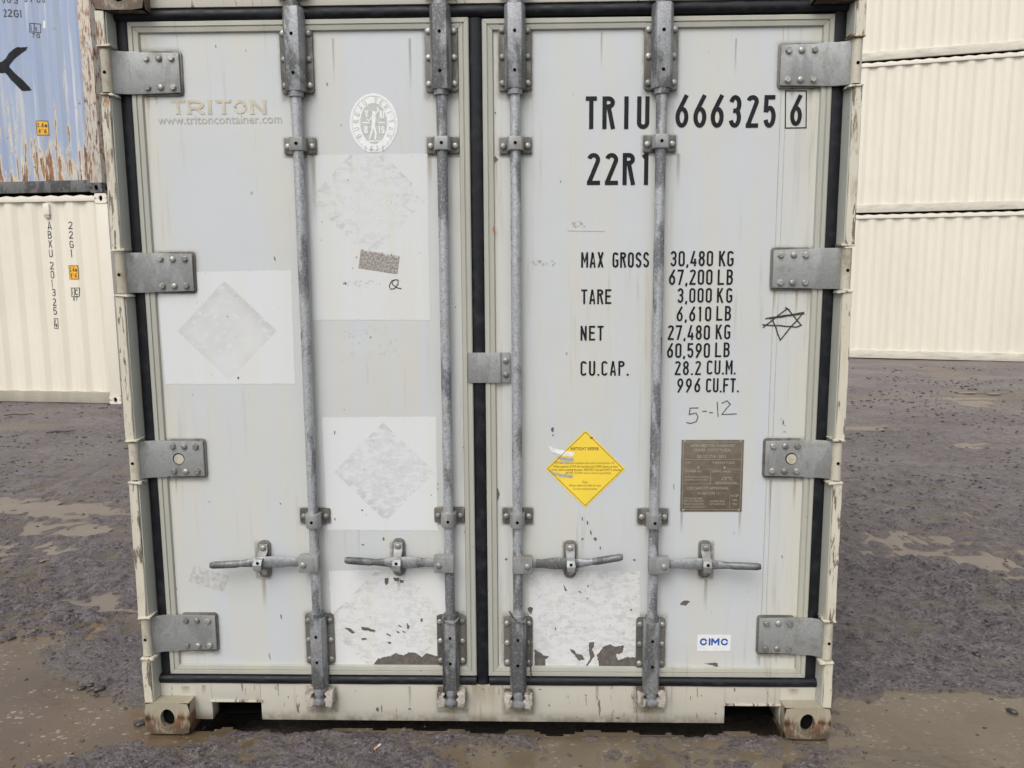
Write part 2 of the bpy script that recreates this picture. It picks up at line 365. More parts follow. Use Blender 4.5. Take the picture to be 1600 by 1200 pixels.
def lettering_bm(text, x0, x1, z0, z1, t=.11, y=.0645, gw=.42, gap=None, slant=0., bm=None):
    """text fitted to the rectangle x0..x1, z0..z1"""
    bm = bm or bmesh.new(); H = z1 - z0
    ws = [GW.get(c, gw) if c != 'M' else gw * 1.08 for c in text]
    tot = sum(ws); n = len(text) - 1
    g = ((x1 - x0) / H - tot) / n if n else 0
    sx = 1.
    if n and g < .09: sx = ((x1 - x0) / H) / (tot + .13 * n); g = .13
    x = 0
    for c, wd in zip(text, ws):
        for s in glyph(c, gw * (1.08 if c == 'M' else 1) if c not in GW or c == 'M' else (wd if c in '1c' else gw), t):
            ribbon(bm, [(x0 + (x + px + slant * py) * H * sx, z0 + py * H) for px, py in s], t * H, y)
        x += wd + g
    return bm
def bmobj(name, bm, mat, parent, loc=(0, 0, 0)):
    bmesh.ops.recalc_face_normals(bm, faces=bm.faces)
    for f in bm.faces:
        if f.normal.y > 0: f.normal_flip()
    me = D.meshes.new(name); bm.to_mesh(me); bm.free(); me.materials.append(mat)
    return link(name, me, parent, loc)
def px_text(name, text, u0, u1, v0, v1, mat, parent, t=.11, y=.0645, **k):
    (x0, za), (x1, zb) = U(u0, v1, y), U(u1, v1, y); zt = U((u0 + u1) / 2, v0, y)[1]; zb_ = U((u0 + u1) / 2, v1, y)[1]
    return bmobj(name, lettering_bm(text, x0, x1, zb_, zt, t, y, **k), mat, parent)
def bfont(text, x0, x1, z0, z1, y, bm, bold=0.):
    cu = D.curves.new('text_tmp', 'FONT'); cu.body = text; cu.align_x = 'LEFT'; cu.resolution_u = 2; cu.offset = bold
    o = D.objects.new('text_tmp', cu); COL.objects.link(o); bpy.context.view_layer.update()
    me = D.meshes.new_from_object(o.evaluated_get(bpy.context.evaluated_depsgraph_get()))
    a = np.array([v.co[:] for v in me.vertices])
    if len(a):
        mn, mx = a.min(0), a.max(0); s = (mx - mn); s[s == 0] = 1
        vs = [bm.verts.new((x0 + (p[0] - mn[0]) / s[0] * (x1 - x0), y, z0 + (p[1] - mn[1]) / s[1] * (z1 - z0))) for p in a]
        for p in me.polygons:
            try: bm.faces.new([vs[i] for i in p.vertices])
            except ValueError: pass
    D.objects.remove(o); D.curves.remove(cu); D.meshes.remove(me)
def jag(poly, step=.006, amp=.0018, closed=True):
    out = []; n = len(poly)
    for i in range(n):
        a = Vector(poly[i]); b = Vector(poly[(i + 1) % n]); L = (b - a).length; k = max(1, int(L / step)); nr = Vector((-(b - a).y, (b - a).x)).normalized() if L else Vector((0, 0))
        for j in range(k): out.append(tuple(a + (b - a) * j / k + nr * random.uniform(-amp, amp) * (1 if j else .4)))
    return out
def flat(name, poly, y, mat, parent, origin=None):
    ox, oz = origin or (0, 0); bm = bmesh.new()
    vs, _, fs, *_r = delaunay_2d_cdt([Vector((x - ox, z - oz)) for x, z in poly], [], [list(range(len(poly)))], 1, 1e-5)
    V = [bm.verts.new((v.x, 0, v.y)) for v in vs]
    for f in fs: bm.faces.new([V[i] for i in f])
    return bmobj(name, bm, mat, parent, (ox, y, oz))

# ------------------------------------------------------------------ GROUND
cont_box = (-1.25, 1.25, -.02, 6.08)
def axis(a, b, d0, k, c=0.):
    out = [c]; x = c
    while x < b: x += d0 + k * abs(x - c); out.append(x)
    x = c; neg = []
    while x > a: x -= d0 + k * abs(x - c); neg.append(x)
    return np.array(neg[::-1] + out)
def side(b): 
    out = []; x = 2.7
    while x < b: x += .0105 + .0125 * (x - 2.7); out.append(x)
    return np.array(out)
gx = np.concatenate([-side(70)[::-1], np.arange(-2.7, 2.705, .0105), side(70)])
gy = np.concatenate([axis(-9, -.36, .010, .03, -.36), axis(-.35, 90, .0095, .0105, -.35)])
GX, GY = np.meshgrid(gx, gy)
def vnoise(X, Y, s, seed):
    r = np.random.default_rng(seed); Tn = 512; tab = r.random((Tn, Tn))
    x, y = X / s + seed * 7.3, Y / s + seed * 3.7; xi, yi = np.floor(x).astype(int), np.floor(y).astype(int); fx, fy = x - xi, y - yi
    fx = fx * fx * (3 - 2 * fx); fy = fy * fy * (3 - 2 * fy); g = lambda i, j: tab[(yi + j) % Tn, (xi + i) % Tn]
    return (g(0, 0) * (1 - fx) + g(1, 0) * fx) * (1 - fy) + (g(0, 1) * (1 - fx) + g(1, 1) * fx) * fy - .5
cell = np.maximum.outer(np.gradient(gy), np.gradient(gx)) if False else np.hypot(*np.meshgrid(np.gradient(gx), np.gradient(gy)))
Z = np.zeros_like(GX)
rough = np.clip(.75 + 1.5 * vnoise(GX, GY, 1.1, 21) + .8 * vnoise(GX, GY, .35, 22), .12, 1.5)
for s, a, sd_ in ((2.3, .012, 1), (.9, .010, 2), (.32, .013, 3), (.15, .013, 4)):
    att = np.clip(s / (cell * 1.6) - .6, 0, 1); nz = vnoise(GX + .4 * s * vnoise(GX, GY, s * 2, sd_ + 40), GY, s, sd_)
    if s < .4: nz = np.sign(nz) * np.abs(nz) ** 1.25 * 1.3; Z += nz * a * att * rough
    else: Z += nz * a * att
for s, a, sd_ in ((.12, .024, 11), (.06, .030, 12), (.03, .024, 13)):
    att = np.clip(s / (cell * 1.3) - .8, 0, 1); nz = vnoise(GX + .6 * s * vnoise(GX, GY, s * 1.7, sd_ + 40), GY + .5 * s * vnoise(GX, GY, s * 1.5, sd_ + 60), s, sd_)
    Z += (np.minimum(np.abs(nz) * 3.2, .75) - .5) * a * att * rough
for yc, sl_, wd, a, tr in ((2.05, .12, .16, .016, .11), (3.9, -.04, .2, .02, .13), (5.6, .03, .24, .024, .16), (1.2, -.16, .12, .014, .09), (8.2, -.05, .3, .02, .2)):
    q = (GY - yc - sl_ * np.abs(GX) - .12 * np.sin(GX * .8 + yc)) / wd
    tread = np.sin((GX + np.abs(q) * .09 * 1.6) * 2 * np.pi / tr) * np.clip(1.2 - cell / tr * 2.2, 0, 1)
    Z += np.exp(-q ** 4) * (-a + .0065 * tread) * np.clip(.6 + 2.4 * vnoise(GX, GY, 1.3, 71), 0, 1) + .45 * a * np.exp(-((np.abs(q) - 1.25) / .3) ** 2)
Z += .004
PUD = [[(-400, 1008), (0, 1010), (50, 1001), (75, 1008), (84, 1030), (140, 1062), (178, 1092), (225, 1098), (330, 1122), (345, 1158), (300, 1172), (240, 1170), (170, 1176), (100, 1190), (30, 1192), (-100, 1230), (-400, 1230)],
       [(600, 1158), (660, 1145), (900, 1138), (1180, 1150), (1200, 1120), (1200, 1085), (1308, 1080), (1400, 1072), (1500, 1080), (1620, 1086), (1900, 1090), (1900, 1280), (1330, 1290), (1290, 1190), (1150, 1205), (900, 1260), (740, 1220), (650, 1180)],
       [(1300, 862), (1380, 838), (1440, 842), (1490, 850), (1500, 866), (1600, 862), (1800, 862), (1800, 886), (1600, 890), (1480, 884), (1400, 874), (1300, 876)],
       [(1540, 812), (1580, 803), (1640, 806), (1640, 822), (1590, 826), (1550, 822)],
       [(1425, 571), (1500, 577), (1565, 588), (1540, 594), (1450, 590)],
       [(1470, 606), (1550, 607), (1545, 613), (1475, 611)], [(1480, 624), (1545, 624), (1550, 636), (1490, 632)],
       [(-60, 778), (20, 780), (50, 790), (0, 798), (-60, 800)],
       [(78, 800), (140, 794), (200, 790), (206, 800), (135, 806), (130, 830), (105, 842), (70, 835), (80, 815)],
       [(30, 850), (70, 844), (80, 858), (45, 868)],
       [(1400, 690), (1560, 692), (1640, 688), (1640, 699), (1500, 700)],
       [(130, 928), (215, 922), (215, 937), (150, 936)], [(1320, 672), (1400, 670), (1395, 676), (1325, 678)]]
def sdist(poly, X, Y):
    d = np.full(X.shape, 1e9); ins = np.zeros(X.shape, bool); n = len(poly)
    for i in range(n):
        ax, ay = poly[i]; bx, by = poly[(i + 1) % n]; ex, ey = bx - ax, by - ay
        t = np.clip(((X - ax) * ex + (Y - ay) * ey) / (ex * ex + ey * ey), 0, 1)
        d = np.minimum(d, np.hypot(X - ax - t * ex, Y - ay - t * ey))
        c = ((ay > Y) != (by > Y)) & (X < ex * (Y - ay) / (ey if ey else 1e-9) + ax); ins ^= c
    return np.where(ins, d, -d)
edge_n = .15 * vnoise(GX, GY, .4, 31) + .10 * vnoise(GX, GY, .13, 32) + .05 * vnoise(GX, GY, .05, 33)
WZ = -.010; wet = []
for k, p in enumerate(PUD):
    sd_ = sdist([G(*q) for q in p], GX, GY); big = k < 2
    en = edge_n * (1. if big else 2.0)
    m = np.clip((sd_ + en + (.05 if big else .03)) / (.16 if big else .12), 0, 1); m = m * m * (3 - 2 * m)
    dep = .021 if big else .013
    Z = Z * (1 - m * (.55 if big else .12)) - dep * m; wet.append(sd_)
foot = np.clip(1 - np.maximum(np.maximum(-1.3 - GX, GX - 1.3), np.maximum(-.12 - GY, GY - 6.2)) / .15, 0, 1)
inner = np.clip((1.15 - np.abs(GX)) / .05, 0, 1) * np.clip((6. - GY) / .1, 0, 1)
under = np.clip((GY - .028 - .03 * vnoise(GX, GY, .11, 91)) / .03, 0, 1) * inner
Z = Z * (1 - foot * .5) - foot * .002; Z = Z * (1 - under) + under * (Z * .3 - .16)  # ground sunk into a pit under the container, shaped to darken the gap
def grid_mesh(name, X, Y, Zz, keep=None):
    ny, nx = X.shape; idx = np.arange(ny * nx).reshape(ny, nx)
    q = np.stack([idx[:-1, :-1], idx[:-1, 1:], idx[1:, 1:], idx[1:, :-1]], -1).reshape(-1, 4)
    if keep is not None:
        q = q[keep[:-1, :-1].ravel()]; used, inv = np.unique(q, return_inverse=True); q = inv.reshape(-1, 4)
        co = np.stack([X.ravel()[used], Y.ravel()[used], Zz.ravel()[used]], -1)
    else: co = np.stack([X.ravel(), Y.ravel(), Zz.ravel()], -1)
    me = D.meshes.new(name); me.vertices.add(len(co)); me.vertices.foreach_set('co', co.astype(np.float32).ravel())
    me.loops.add(q.size); me.loops.foreach_set('vertex_index', q.astype(np.int32).ravel())
    me.polygons.add(len(q)); me.polygons.foreach_set('loop_start', np.arange(0, q.size, 4, dtype=np.int32))
    me.update(calc_edges=True); me.validate(); me.shade_smooth(); return me
def mud_mat():
    m, nt, b = new_mat('wet_mud'); co = coords(nt); z = N(nt, 'ShaderNodeSeparateXYZ', {0: co}, 2)
    n1 = noise(nt, co, .9, 5, .6); n2 = noise(nt, co, 14, 6, .7); n3 = noise(nt, co, 70, 5, .75); n4 = noise(nt, scl(nt, co, (1, 2.2, 1)), 2.2, 4, .6)
    col = mix(nt, mr(nt, n2, .35, .7), (.112, .092, .099), (.24, .204, .214))
    col = mix(nt, mr(nt, n3, .53, .64), col, (.32, .285, .29))  # bright clod tops painted in where the fine bump is high
    col = mix(nt, mr(nt, n3, .47, .38), col, (.03, .026, .026))  # crevice shade painted in where the fine bump is low
    col = mix(nt, ma(nt, 'MULTIPLY', mr(nt, n4, .54, .66), .55), col, (.2, .17, .135))
    col = mix(nt, mr(nt, z, .004, -.012, 0, .85), col, (.20, .165, .125))
    r = mr(nt, n1, .35, .65, .26, .48); r = ma(nt, 'ADD', r, ma(nt, 'MULTIPLY', mr(nt, n3, .4, .7), .2))
    h = ma(nt, 'ADD', ma(nt, 'MULTIPLY', n2, 1.2), ma(nt, 'MULTIPLY', n3, .5))
    fin(nt, b, col, r, bump(nt, h, 1., .04)); return m
ground = link('ground', grid_mesh('ground', GX, GY, Z)); ground.data.materials.append(mud_mat()); tag(ground, 'wet purplish grey mud of the container yard', kind='structure')
def water_mat(name, col, flecks, fcol=(.5, .46, .4), ro=(.03, .11), sp_=.5):
    m, nt, b = new_mat(name); co = coords(nt)
    n = noise(nt, co, 1.6, 4); n2 = noise(nt, co, 6, 5, .65, .5)
    c = mix(nt, mr(nt, n, .35, .68), tuple(x * .85 for x in col), tuple(x * 1.15 for x in col))
    c = mix(nt, ma(nt, 'MULTIPLY', mr(nt, n2, .52, .66), .3), c, tuple(x * 1.35 for x in col))
    if flecks:
        wv = N(nt, 'ShaderNodeVectorMath', {0: scl(nt, co, (1, 1.5, 1)), 1: N(nt, 'ShaderNodeVectorMath', {0: N(nt, 'ShaderNodeTexNoise', {'Vector': co, 'Scale': 30.}, 1), 'Scale': .035}, operation='SCALE')}, operation='ADD')
        vo = N(nt, 'ShaderNodeTexVoronoi', {'Vector': wv, 'Scale': 26.}); vo2 = N(nt, 'ShaderNodeTexVoronoi', {'Vector': wv, 'Scale': 58.})
        k = ma(nt, 'MULTIPLY', mr(nt, vo, .26, .2), mr(nt, n2, .45, .55)); k2 = ma(nt, 'MULTIPLY', mr(nt, vo2, .22, .16), mr(nt, n2, .5, .58))
        c = mix(nt, ma(nt, 'MULTIPLY', ma(nt, 'MAXIMUM', k, k2), flecks), c, fcol)
    h = noise(nt, co, 16, 3, .6)
    fin(nt, b, c, mr(nt, n, .3, .7, *ro), bump(nt, h, .14, .01), spec=sp_); return m
MW = [water_mat('muddy_water_foamy', (.125, .087, .052), .6, (.36, .33, .28)), water_mat('muddy_water', (.125, .097, .066), .4, (.3, .27, .23)), water_mat('shallow_tan_water', (.205, .172, .14), .0, ro=(.3, .55), sp_=.25)]
for k, p in enumerate(PUD):
    nofoot = ~((np.abs(GX) < 1.2) & (GY > .035 + .06 * vnoise(GX, GY, .07, 92)) & (GY < 6.05))
    keep = nofoot & (wet[k] > (-.26 if k < 2 else -.16))
    o = link('puddle', grid_mesh('puddle', GX, GY, np.full_like(Z, WZ + .0004 * k), keep)); o.data.materials.append(MW[0 if k == 0 else 1 if k == 1 else 2]); tag(o, kind='structure')

# ------------------------------------------------------------------ MAIN CONTAINER
C1 = empty('refrigerated_container', (0, 0, 0), label='pale grey refrigerated container nearest, closed double doors with yellow diamond label and four locking rods', cat='shipping container')
YF = .066                       # door face
# frame: sill with fork pockets, header, folded post flanges
sl = MB()
zb, zt = .026, .166; pk = [(-.995, -.815), (.86, 1.055)]; pz = .098
prev = -1.181
for a, b in pk:
    sl.box(prev, a, .055, .115, zb, zt); sl.box(a, b, .055, .115, pz, zt); prev = b
sl.box(prev, 1.181, .055, .115, zb, zt)
sill = part('door_sill', sl, M_frame, C1, bevel=.002)
for a, b in pk:
    part('pocket_lip', MB().box(a - .006, b + .006, .049, .0545, pz - .002, pz + .006), M_post, C1, bevel=.001)
    t = MB(); t.loft([[(a - .004, y, .016), (b + .004, y, .016), (b + .004, y, pz + .01), (a - .004, y, pz + .01)] for y in (.117, .9)], cap=False); part('fork_pocket_dark_liner', t, M_void, C1)  # floored black tunnel, added to keep the pocket opening dark
part('header', MB().box(-1.181, 1.181, .05, .12, 2.492, 2.585), M_frame, C1, bevel=.003)
def zrow(us, vt, vb, y=.05):
    return U(us, vt, y)[1], U(us, vb, y)[1]
HROWS = [(81, 146, 68, 135), (396, 457, 388, 450), (690, 745, 687, 745), (961, 1016, 966, 1022)]
hz = []
for (lt, lb, rt, rb), (lu, ru) in zip(HROWS, ((225, 1290), (240, 1285), (260, 1260), (280, 1240))):
    a, b = zrow(lu, lt, lb), zrow(ru, rt, rb); hz.append(((a[0] + b[0]) / 2, (a[1] + b[1]) / 2))
def flange(sx, z0, z1):
    m = MB(); pass
    # front lip slightly uneven along its height
    n = max(2, int((z1 - z0) / .05)); rings = []
    for i in range(n + 1):
        z = z0 + (z1 - z0) * i / n; j = random.uniform(-.0018, .0018); k = random.uniform(-.0015, .0015)
        a, b = (sx * (1.2185 + j * .4), sx * (1.190 + j))
        rings.append([(a, .002 + k, z), (b, .004 + k, z), (b + sx * .004, .10, z), (a, .10, z)])
    m.loft(rings); part('post_flange', m, M_post, C1, bevel=.002, seg=1)
    for z, s in ((z0, 1), (z1, -1)):
        if .15 < z < 2.45:
            f = MB(); f.prism_y([(sx * 1.2195, z), (sx * 1.176, z + s * .001), (sx * 1.172, z + s * .009), (sx * 1.2195, z + s * .005)], -.003, .055); part('flange_lug', f, M_post, C1, bevel=.002)
for sx in (-1, 1):
    zz = [2.473] + [v for h in hz for v in (h[0] + .006, h[1] - .006)] + [.118]
    for i in range(0, len(zz), 2): flange(sx, zz[i + 1], zz[i])
    lean = .0075 if sx < 0 else .003
    part('post_web', MB().prism_z([(sx * 1.190, .012), (sx * 1.1862, .012), (sx * 1.1795, .074), (sx * 1.190, .074)], .119, 2.472), M_web, C1, smooth=0)
    part('corner_post', MB().box(*sorted((sx * 1.176, sx * 1.2175)), .101, .16, .118, 2.473), M_frame, C1)
def casting_mesh(L=.178, W=.162, H=.118, mat=None):
    """block with real oval openings: the front face ring is bridged to a recessed dark pocket"""
    m = MB(); n = 20; hole = [(.026 * math.cos(2 * math.pi * i / n) * 1.0, .035 * math.sin(2 * math.pi * i / n)) for i in range(n)]
    def face(o, ax, az, hw, hh, nrm):
        o, ax, az, nrm = Vector(o), Vector(ax), Vector(az), Vector(nrm); outer = []
        for i in range(n):
            t = 2 * math.pi * i / n; c, s_ = math.cos(t), math.sin(t); k = min(hw / max(abs(c), 1e-6), hh / max(abs(s_), 1e-6)); x, z = c * k, s_ * k
            # chamfered corners
            ex = max(0, abs(x) / hw + abs(z) / hh - 1.82) ; x -= math.copysign(ex * hw * .4, x); z -= math.copysign(ex * hh * .4, z); outer.append(o + ax * x + az * z)
        inner = [o + ax * x + az * z - nrm * .001 for x, z in hole]; back = [o + ax * x * .95 + az * z * .95 - nrm * .022 for x, z in hole]
        m.loft([outer, inner, back], cap=False); return [tuple(o + ax * x * 1.5 + az * z * 1.4 - nrm * .022) for x, z in hole]
    cf = face((0, 0, H / 2), (1, 0, 0), (0, 0, 1), W / 2, H / 2, (0, -1, 0))
    face((W / 2, L / 2, H / 2), (0, 1, 0), (0, 0, 1), L / 2, H / 2, (1, 0, 0)); face((-W / 2, L / 2, H / 2), (0, 1, 0), (0, 0, 1), L / 2, H / 2, (-1, 0, 0))
    x0, x1 = -W / 2, W / 2
    m.add([(x0, 0, H), (x1, 0, H), (x1, L, H), (x0, L, H)], [(0, 1, 2, 3)]); m.add([(x0 + .008, .008, 0), (x1 - .008, .008, 0), (x1 - .008, L, 0), (x0 + .008, L, 0)], [(0, 3, 2, 1)]); m.add([(x0, L, 0), (x1, L, 0), (x1, L, H), (x0, L, H)], [(0, 1, 2, 3)])
    return m
def clean_mesh(mb, name, mat):
    me = mb.mesh(name, mat); bm = bmesh.new(); bm.from_mesh(me); bmesh.ops.remove_doubles(bm, verts=bm.verts, dist=.0015); bmesh.ops.recalc_face_normals(bm, faces=bm.faces); bm.to_mesh(me); bm.free(); me.set_sharp_from_angle(angle=R_(30)); return me
cast_me = clean_mesh(casting_mesh(), 'corner_casting', M_cast)
core_me = MB().box(-.05, .05, .025, .13, .012, .105).mesh('casting_core', M_hole)
def castings(parent, L, W, H, y0=0., me=cast_me, z_off=0.):
    for cx in (-1, 1):
        for cy in (0, 1):
            for cz in (0, 1):
                pos = (cx * (W / 2 - .081), y0 if not cy else L, 0 if not cz else H - .118)
                o = link('corner_casting', me, parent, pos, (0, 0, 0 if not cy else math.pi)); link('casting_hollow', core_me, o)
castings(C1, 6.058, 2.438, 2.591)
# body
for sx in (-1, 1):
    part('side_wall', MB().box(*sorted((sx * 1.195, sx * 1.165)), .165, 5.93, .15, 2.53), M_body, C1)
    part('bottom_side_rail', MB().box(*sorted((sx * 1.21, sx * 1.15)), .18, 5.87, .03, .16), M_frame, C1, bevel=.003)
    part('top_side_rail', MB().box(*sorted((sx * 1.21, sx * 1.15)), .18, 5.87, 2.5, 2.58), M_frame, C1, bevel=.003)
    part('rear_post', MB().box(*sorted((sx * 1.217, sx * 1.13)), 5.93, 6.05, .118, 2.473), M_frame, C1, bevel=.004)
part('roof_panel', MB().box(-1.15, 1.15, .125, 5.93, 2.535, 2.565), M_body, C1)
part('floor_panel', MB().box(-1.15, 1.15, .12, 5.93, .112, .15), M_void, C1)
part('rear_wall', MB().box(-1.13, 1.13, 5.94, 6.0, .03, 2.53), M_body, C1)
part('cross_member', MB().box(-1.15, 1.15, 1.0, 1.04, .02, .111), M_void, C1)

# gasket
gk = MB()
def rubber_strip(a, b, wd, axis_):
    m = MB(); pr = [(-.5, .0), (-.42, -.010), (-.15, -.016), (.15, -.016), (.42, -.010), (.5, 0), (.5, .02), (-.5, .02)]; rings = []
    n = max(2, int((Vector(b) - Vector(a)).length / .06))
    for i in range(n + 1):
        p = Vector(a).lerp(Vector(b), i / n); j = random.uniform(-.0012, .0012)
        if axis_ == 'x': rings.append([(p.x, p.y + q + j, p.z + s * wd) for s, q in pr])
        else: rings.append([(p.x + s * wd + j * .6, p.y + q * .45, p.z) for s, q in pr])
    m.loft(rings); return m
for x0, x1, z, wd in ((-1.181, -.030, .182, .034), (-.007 + .024, 1.181, .182, .034), (-1.181, 1.181, 2.472, .038)):
    part('gasket', rubber_strip((x0, YF - .004, z), (x1, YF - .004, z), wd, 'x'), M_rub, C1, smooth=60)
for xb_, xt_, wd in ((-1.154, -1.163, .044), (1.158, 1.1595, .045)):
    part('gasket', rubber_strip((xb_, YF, .160), (xt_, YF, 2.491), wd, 'z'), M_rub, C1, smooth=60)
part('gasket', rubber_strip((-.007, YF - .002, .162), (-.007, YF - .002, 2.452), .044, 'z'), M_rub, C1, smooth=60)

# door panels and trim
LEAF = [(-1.1415, -.0285, .201, 2.452), (.0145, 1.1410, .201, 2.446)]
doors = []
for x0, x1, z0, z1 in LEAF:
    d = part('door_panel', MB().box(x0 + .03, x1 - .03, YF, YF + .05, z0 + .03, z1 - .03), M_door, C1, smooth=0); doors.append(d)
    tw = .036
    # two-step aluminium profile with mitred ends
    prof = [(0, .10), (0, YF - .010), (.003, YF - .013), (.015, YF - .013), (.0165, YF - .0085), (.0185, YF - .0085), (.020, YF - .012), (.033, YF - .010), (tw, YF - .002), (tw, .10)]
    cs = [(x0, z0, 1, 1), (x1, z0, -1, 1), (x1, z1, -1, -1), (x0, z1, 1, -1)]
    for i in range(4):
        a, b = cs[i], cs[(i + 1) % 4]; g = .0006
        dx, dz = (b[0] - a[0]), (b[1] - a[1]); Ld = math.hypot(dx, dz); ux, uz = dx / Ld, dz / Ld
        A = [(a[0] + a[2] * o + ux * g, y, a[1] + a[3] * o + uz * g) for o, y in prof]; B = [(b[0] + b[2] * o - ux * g, y, b[1] + b[3] * o - uz * g) for o, y in prof]
        part('trim_strip', MB().loft([A, B]), M_trim, d, smooth=25)
# seams near the right edge of the right leaf and thin sheet laps
for u, wd in ((1214.5, .0012), (1222, .0009)):
    (xa, za), (xb, zb2) = U(u, 40), U(u - 19, 1040); part('panel_seam', MB().box((xa + xb) / 2 - wd, (xa + xb) / 2 + wd, YF - .0008, YF + .001, .24, 2.41), M_seam, doors[1], smooth=0)

# hinges
bolt_me = MB().lathe((0, 0, 0), (0, -1, 0), [(0, .0105), (.004, .0105), (.0065, .0085), (.0078, .004)], 10).mesh('bolt', M_bolt, smooth=50)
hexb_me = MB().lathe((0, 0, 0), (0, -1, 0), [(0, .012), (.002, .012), (.0022, .0098), (.0075, .0098), (.0085, .0082)], 6).mesh('bolt', M_bolt, smooth=25)
hole_me = MB().cyl((0, .0004, 0), (0, -.0006, 0), .0055, n=10).mesh('bolt_hole', M_hole)
def hinge(sx, z0, z1, xin, hole=False):
    zc = (z0 + z1) / 2; h = (z0 - z1) / 2
    o = empty('hinge', (0, 0, 0)); 
    for k in list(o.keys()): del o[k]
    m = MB(); xo, xi = 1.196, xin; r = .012; pts = [(xo, .012), (xo - .018, .030), (xo - .045, .043), (xi + .142, .0445), (xi + .124, .050), (xi, .0505)]
    th = .0085; rings = []
    for i, (x, y) in enumerate(pts):
        hh = h * (1.03 if i < 4 else 1.0) - (r * .25 if i == len(pts) - 1 else 0)
        rings.append([(sx * x, y, zc - hh), (sx * x, y, zc + hh), (sx * x, y + th, zc + hh), (sx * x, y + th, zc - hh)])
    m.loft(rings); bl = part('hinge', m, M_plate, C1, bevel=.0025)
    D.objects.remove(o)
    part('hinge_backing', MB().prism_y(rrect(*sorted((sx * (xi - .006), sx * (xi + .125))), zc - h - .005, zc + h + .005, .012), .0595, YF + .001), M_bplate, bl, bevel=.001)
    k = MB(); k.lathe((sx * 1.2005, .020, zc - h * 1.02), (0, 0, 1), [(0, .0165), (2 * h * 1.02, .0165)], 18); k.box(*sorted((sx * 1.2, sx * 1.217)), .03, .10, zc - h * 1.02, zc + h * 1.02); part('hinge_knuckle', k, M_knuck, bl, smooth=40)
    link('pin_hole', hole_me, bl, (sx * 1.2005, .0035, zc - .006))
    for i in range(3):
        for s in (-1, 1):
            jx, jz = random.uniform(-.001, .001), random.uniform(-.001, .001); b = link('bolt', hexb_me if (i + s) % 2 else bolt_me, bl, (sx * (xi + .024 + .041 * i) + jx, .0503, zc + s * (h - .020) + jz), (0, random.random() * 3, 0))
    if hole:
        part('hole_rim', MB().cyl((sx * (xi + .088), .0497, zc), (sx * (xi + .088), .0515, zc), .0205, n=24), M_hole, bl)
        part('hole_plug', MB().cyl((sx * (xi + .088) + .001, .0492, zc - .001), (sx * (xi + .088) + .001, .0512, zc - .001), .0175, n=24), M_knuck, bl)
for (z0, z1), lu, lv, ru, rv, hl in zip(hz, (280, 301, 318, 337), (110, 425, 715, 990), (1220, 1208, 1196, 1186), (100, 420, 715, 990), (0, 0, 1, 0)):
    hinge(-1, z0, z1, -U(lu, lv, .05)[0], hl); hinge(1, z0, z1, U(ru, rv, .05)[0], hl)

# centre overlap plate
cx0, cz1 = U(730, 551, .05); cx1, cz0 = U(797, 598, .05)
m = MB(); m.loft([[(x, y, z) for x, y, z in ((x_, y_, cz0), (x_, y_, cz1), (x_, y_ + .006, cz1), (x_, y_ + .006, cz0))] for x_, y_ in ((cx0, .052), (cx0 + .006, .047), (cx0 + .112, .046), (cx0 + .118, .0535), (cx1, .0535))])
cp = part('overlap_plate', m, M_plate, C1, bevel=.003)
for s in (-1, 1): link('bolt', bolt_me, cp, (cx1 - .014, .0532, (cz0 + cz1) / 2 + s * .024))

# locking rods with housings, brackets, cams, keepers
def zpx(v, u, y=.055): return U(u, v, y)[1]
def pathring(x, yc, z, rx_, ry_, n=16): return [(x + rx_ * math.cos(2 * math.pi * i / n), yc + ry_ * math.sin(2 * math.pi * i / n), z) for i in range(n)]
top_plate = lambda m, hw, z0, z1: m.prism_y(rrect(-hw, hw, z0, z1, .012), .0575, YF + .001)
hat = [(-.0345, .0578), (-.033, .030), (-.022, .0085), (.022, .0085), (.033, .030), (.0345, .0578)]
def housing_meshes(h, collar_top, collar_bot, hw=.054, sw=1.):
    p = MB(); top_plate(p, hw, 0, h); pm = p.mesh('housing_plate', M_bplate, bevel=.0015)
    c = MB(); k = [(x * sw, y) for x, y in hat]; c.prism_z(k, -collar_bot, h + collar_top); cm = c.mesh('housing', M_hous, bevel=.004)
    r = MB().lathe((0, .034, -collar_bot - .016), (0, 0, 1), [(0, .0235), (.016, .0245)], 18); r2 = MB().lathe((0, .034, h + collar_top), (0, 0, 1), [(0, .0245), (.016, .0235)], 18)
    return pm, cm, r.mesh('housing_collar', M_hous), r2.mesh('housing_collar', M_hous)
TOPH = housing_meshes(.215, .045, 0.0); BOTH = housing_meshes(.19, 0.0, .072, .0515, .86)
brk_p = MB().prism_y(rrect(-.053, .053, -.026, .026, .005), .0575, YF + .001).mesh('bracket', M_bplate, bevel=.0012)
brk_h = MB().prism_z([(-.027, .0578), (-.026, .022), (-.020, .011), (.020, .011), (.026, .022), (.027, .0578)], -.0215, .0215).mesh('bracket_strap', M_plate, bevel=.003)
low_h = MB().prism_z([(-.026, .0578), (-.026, .028), (-.019, .013), (-.008, .0075), (.008, .0075), (.019, .013), (.026, .028), (.026, .0578)], -.033, .016).mesh('bracket_strap', M_plate, bevel=.003)
def keeper_mesh():
    m = MB(); m.box(-.05, .05, .046, .0548, -.035, .022)
    for s in (-1, 1):
        m.prism_y([(s * .050, .024), (s * .020, .018), (s * .030, .004), (s * .018, -.008), (s * .022, -.030), (s * .044, -.034), (s * .050, -.012)], .008, .046)
    return m.mesh('cam_keeper', M_keep, bevel=.003)
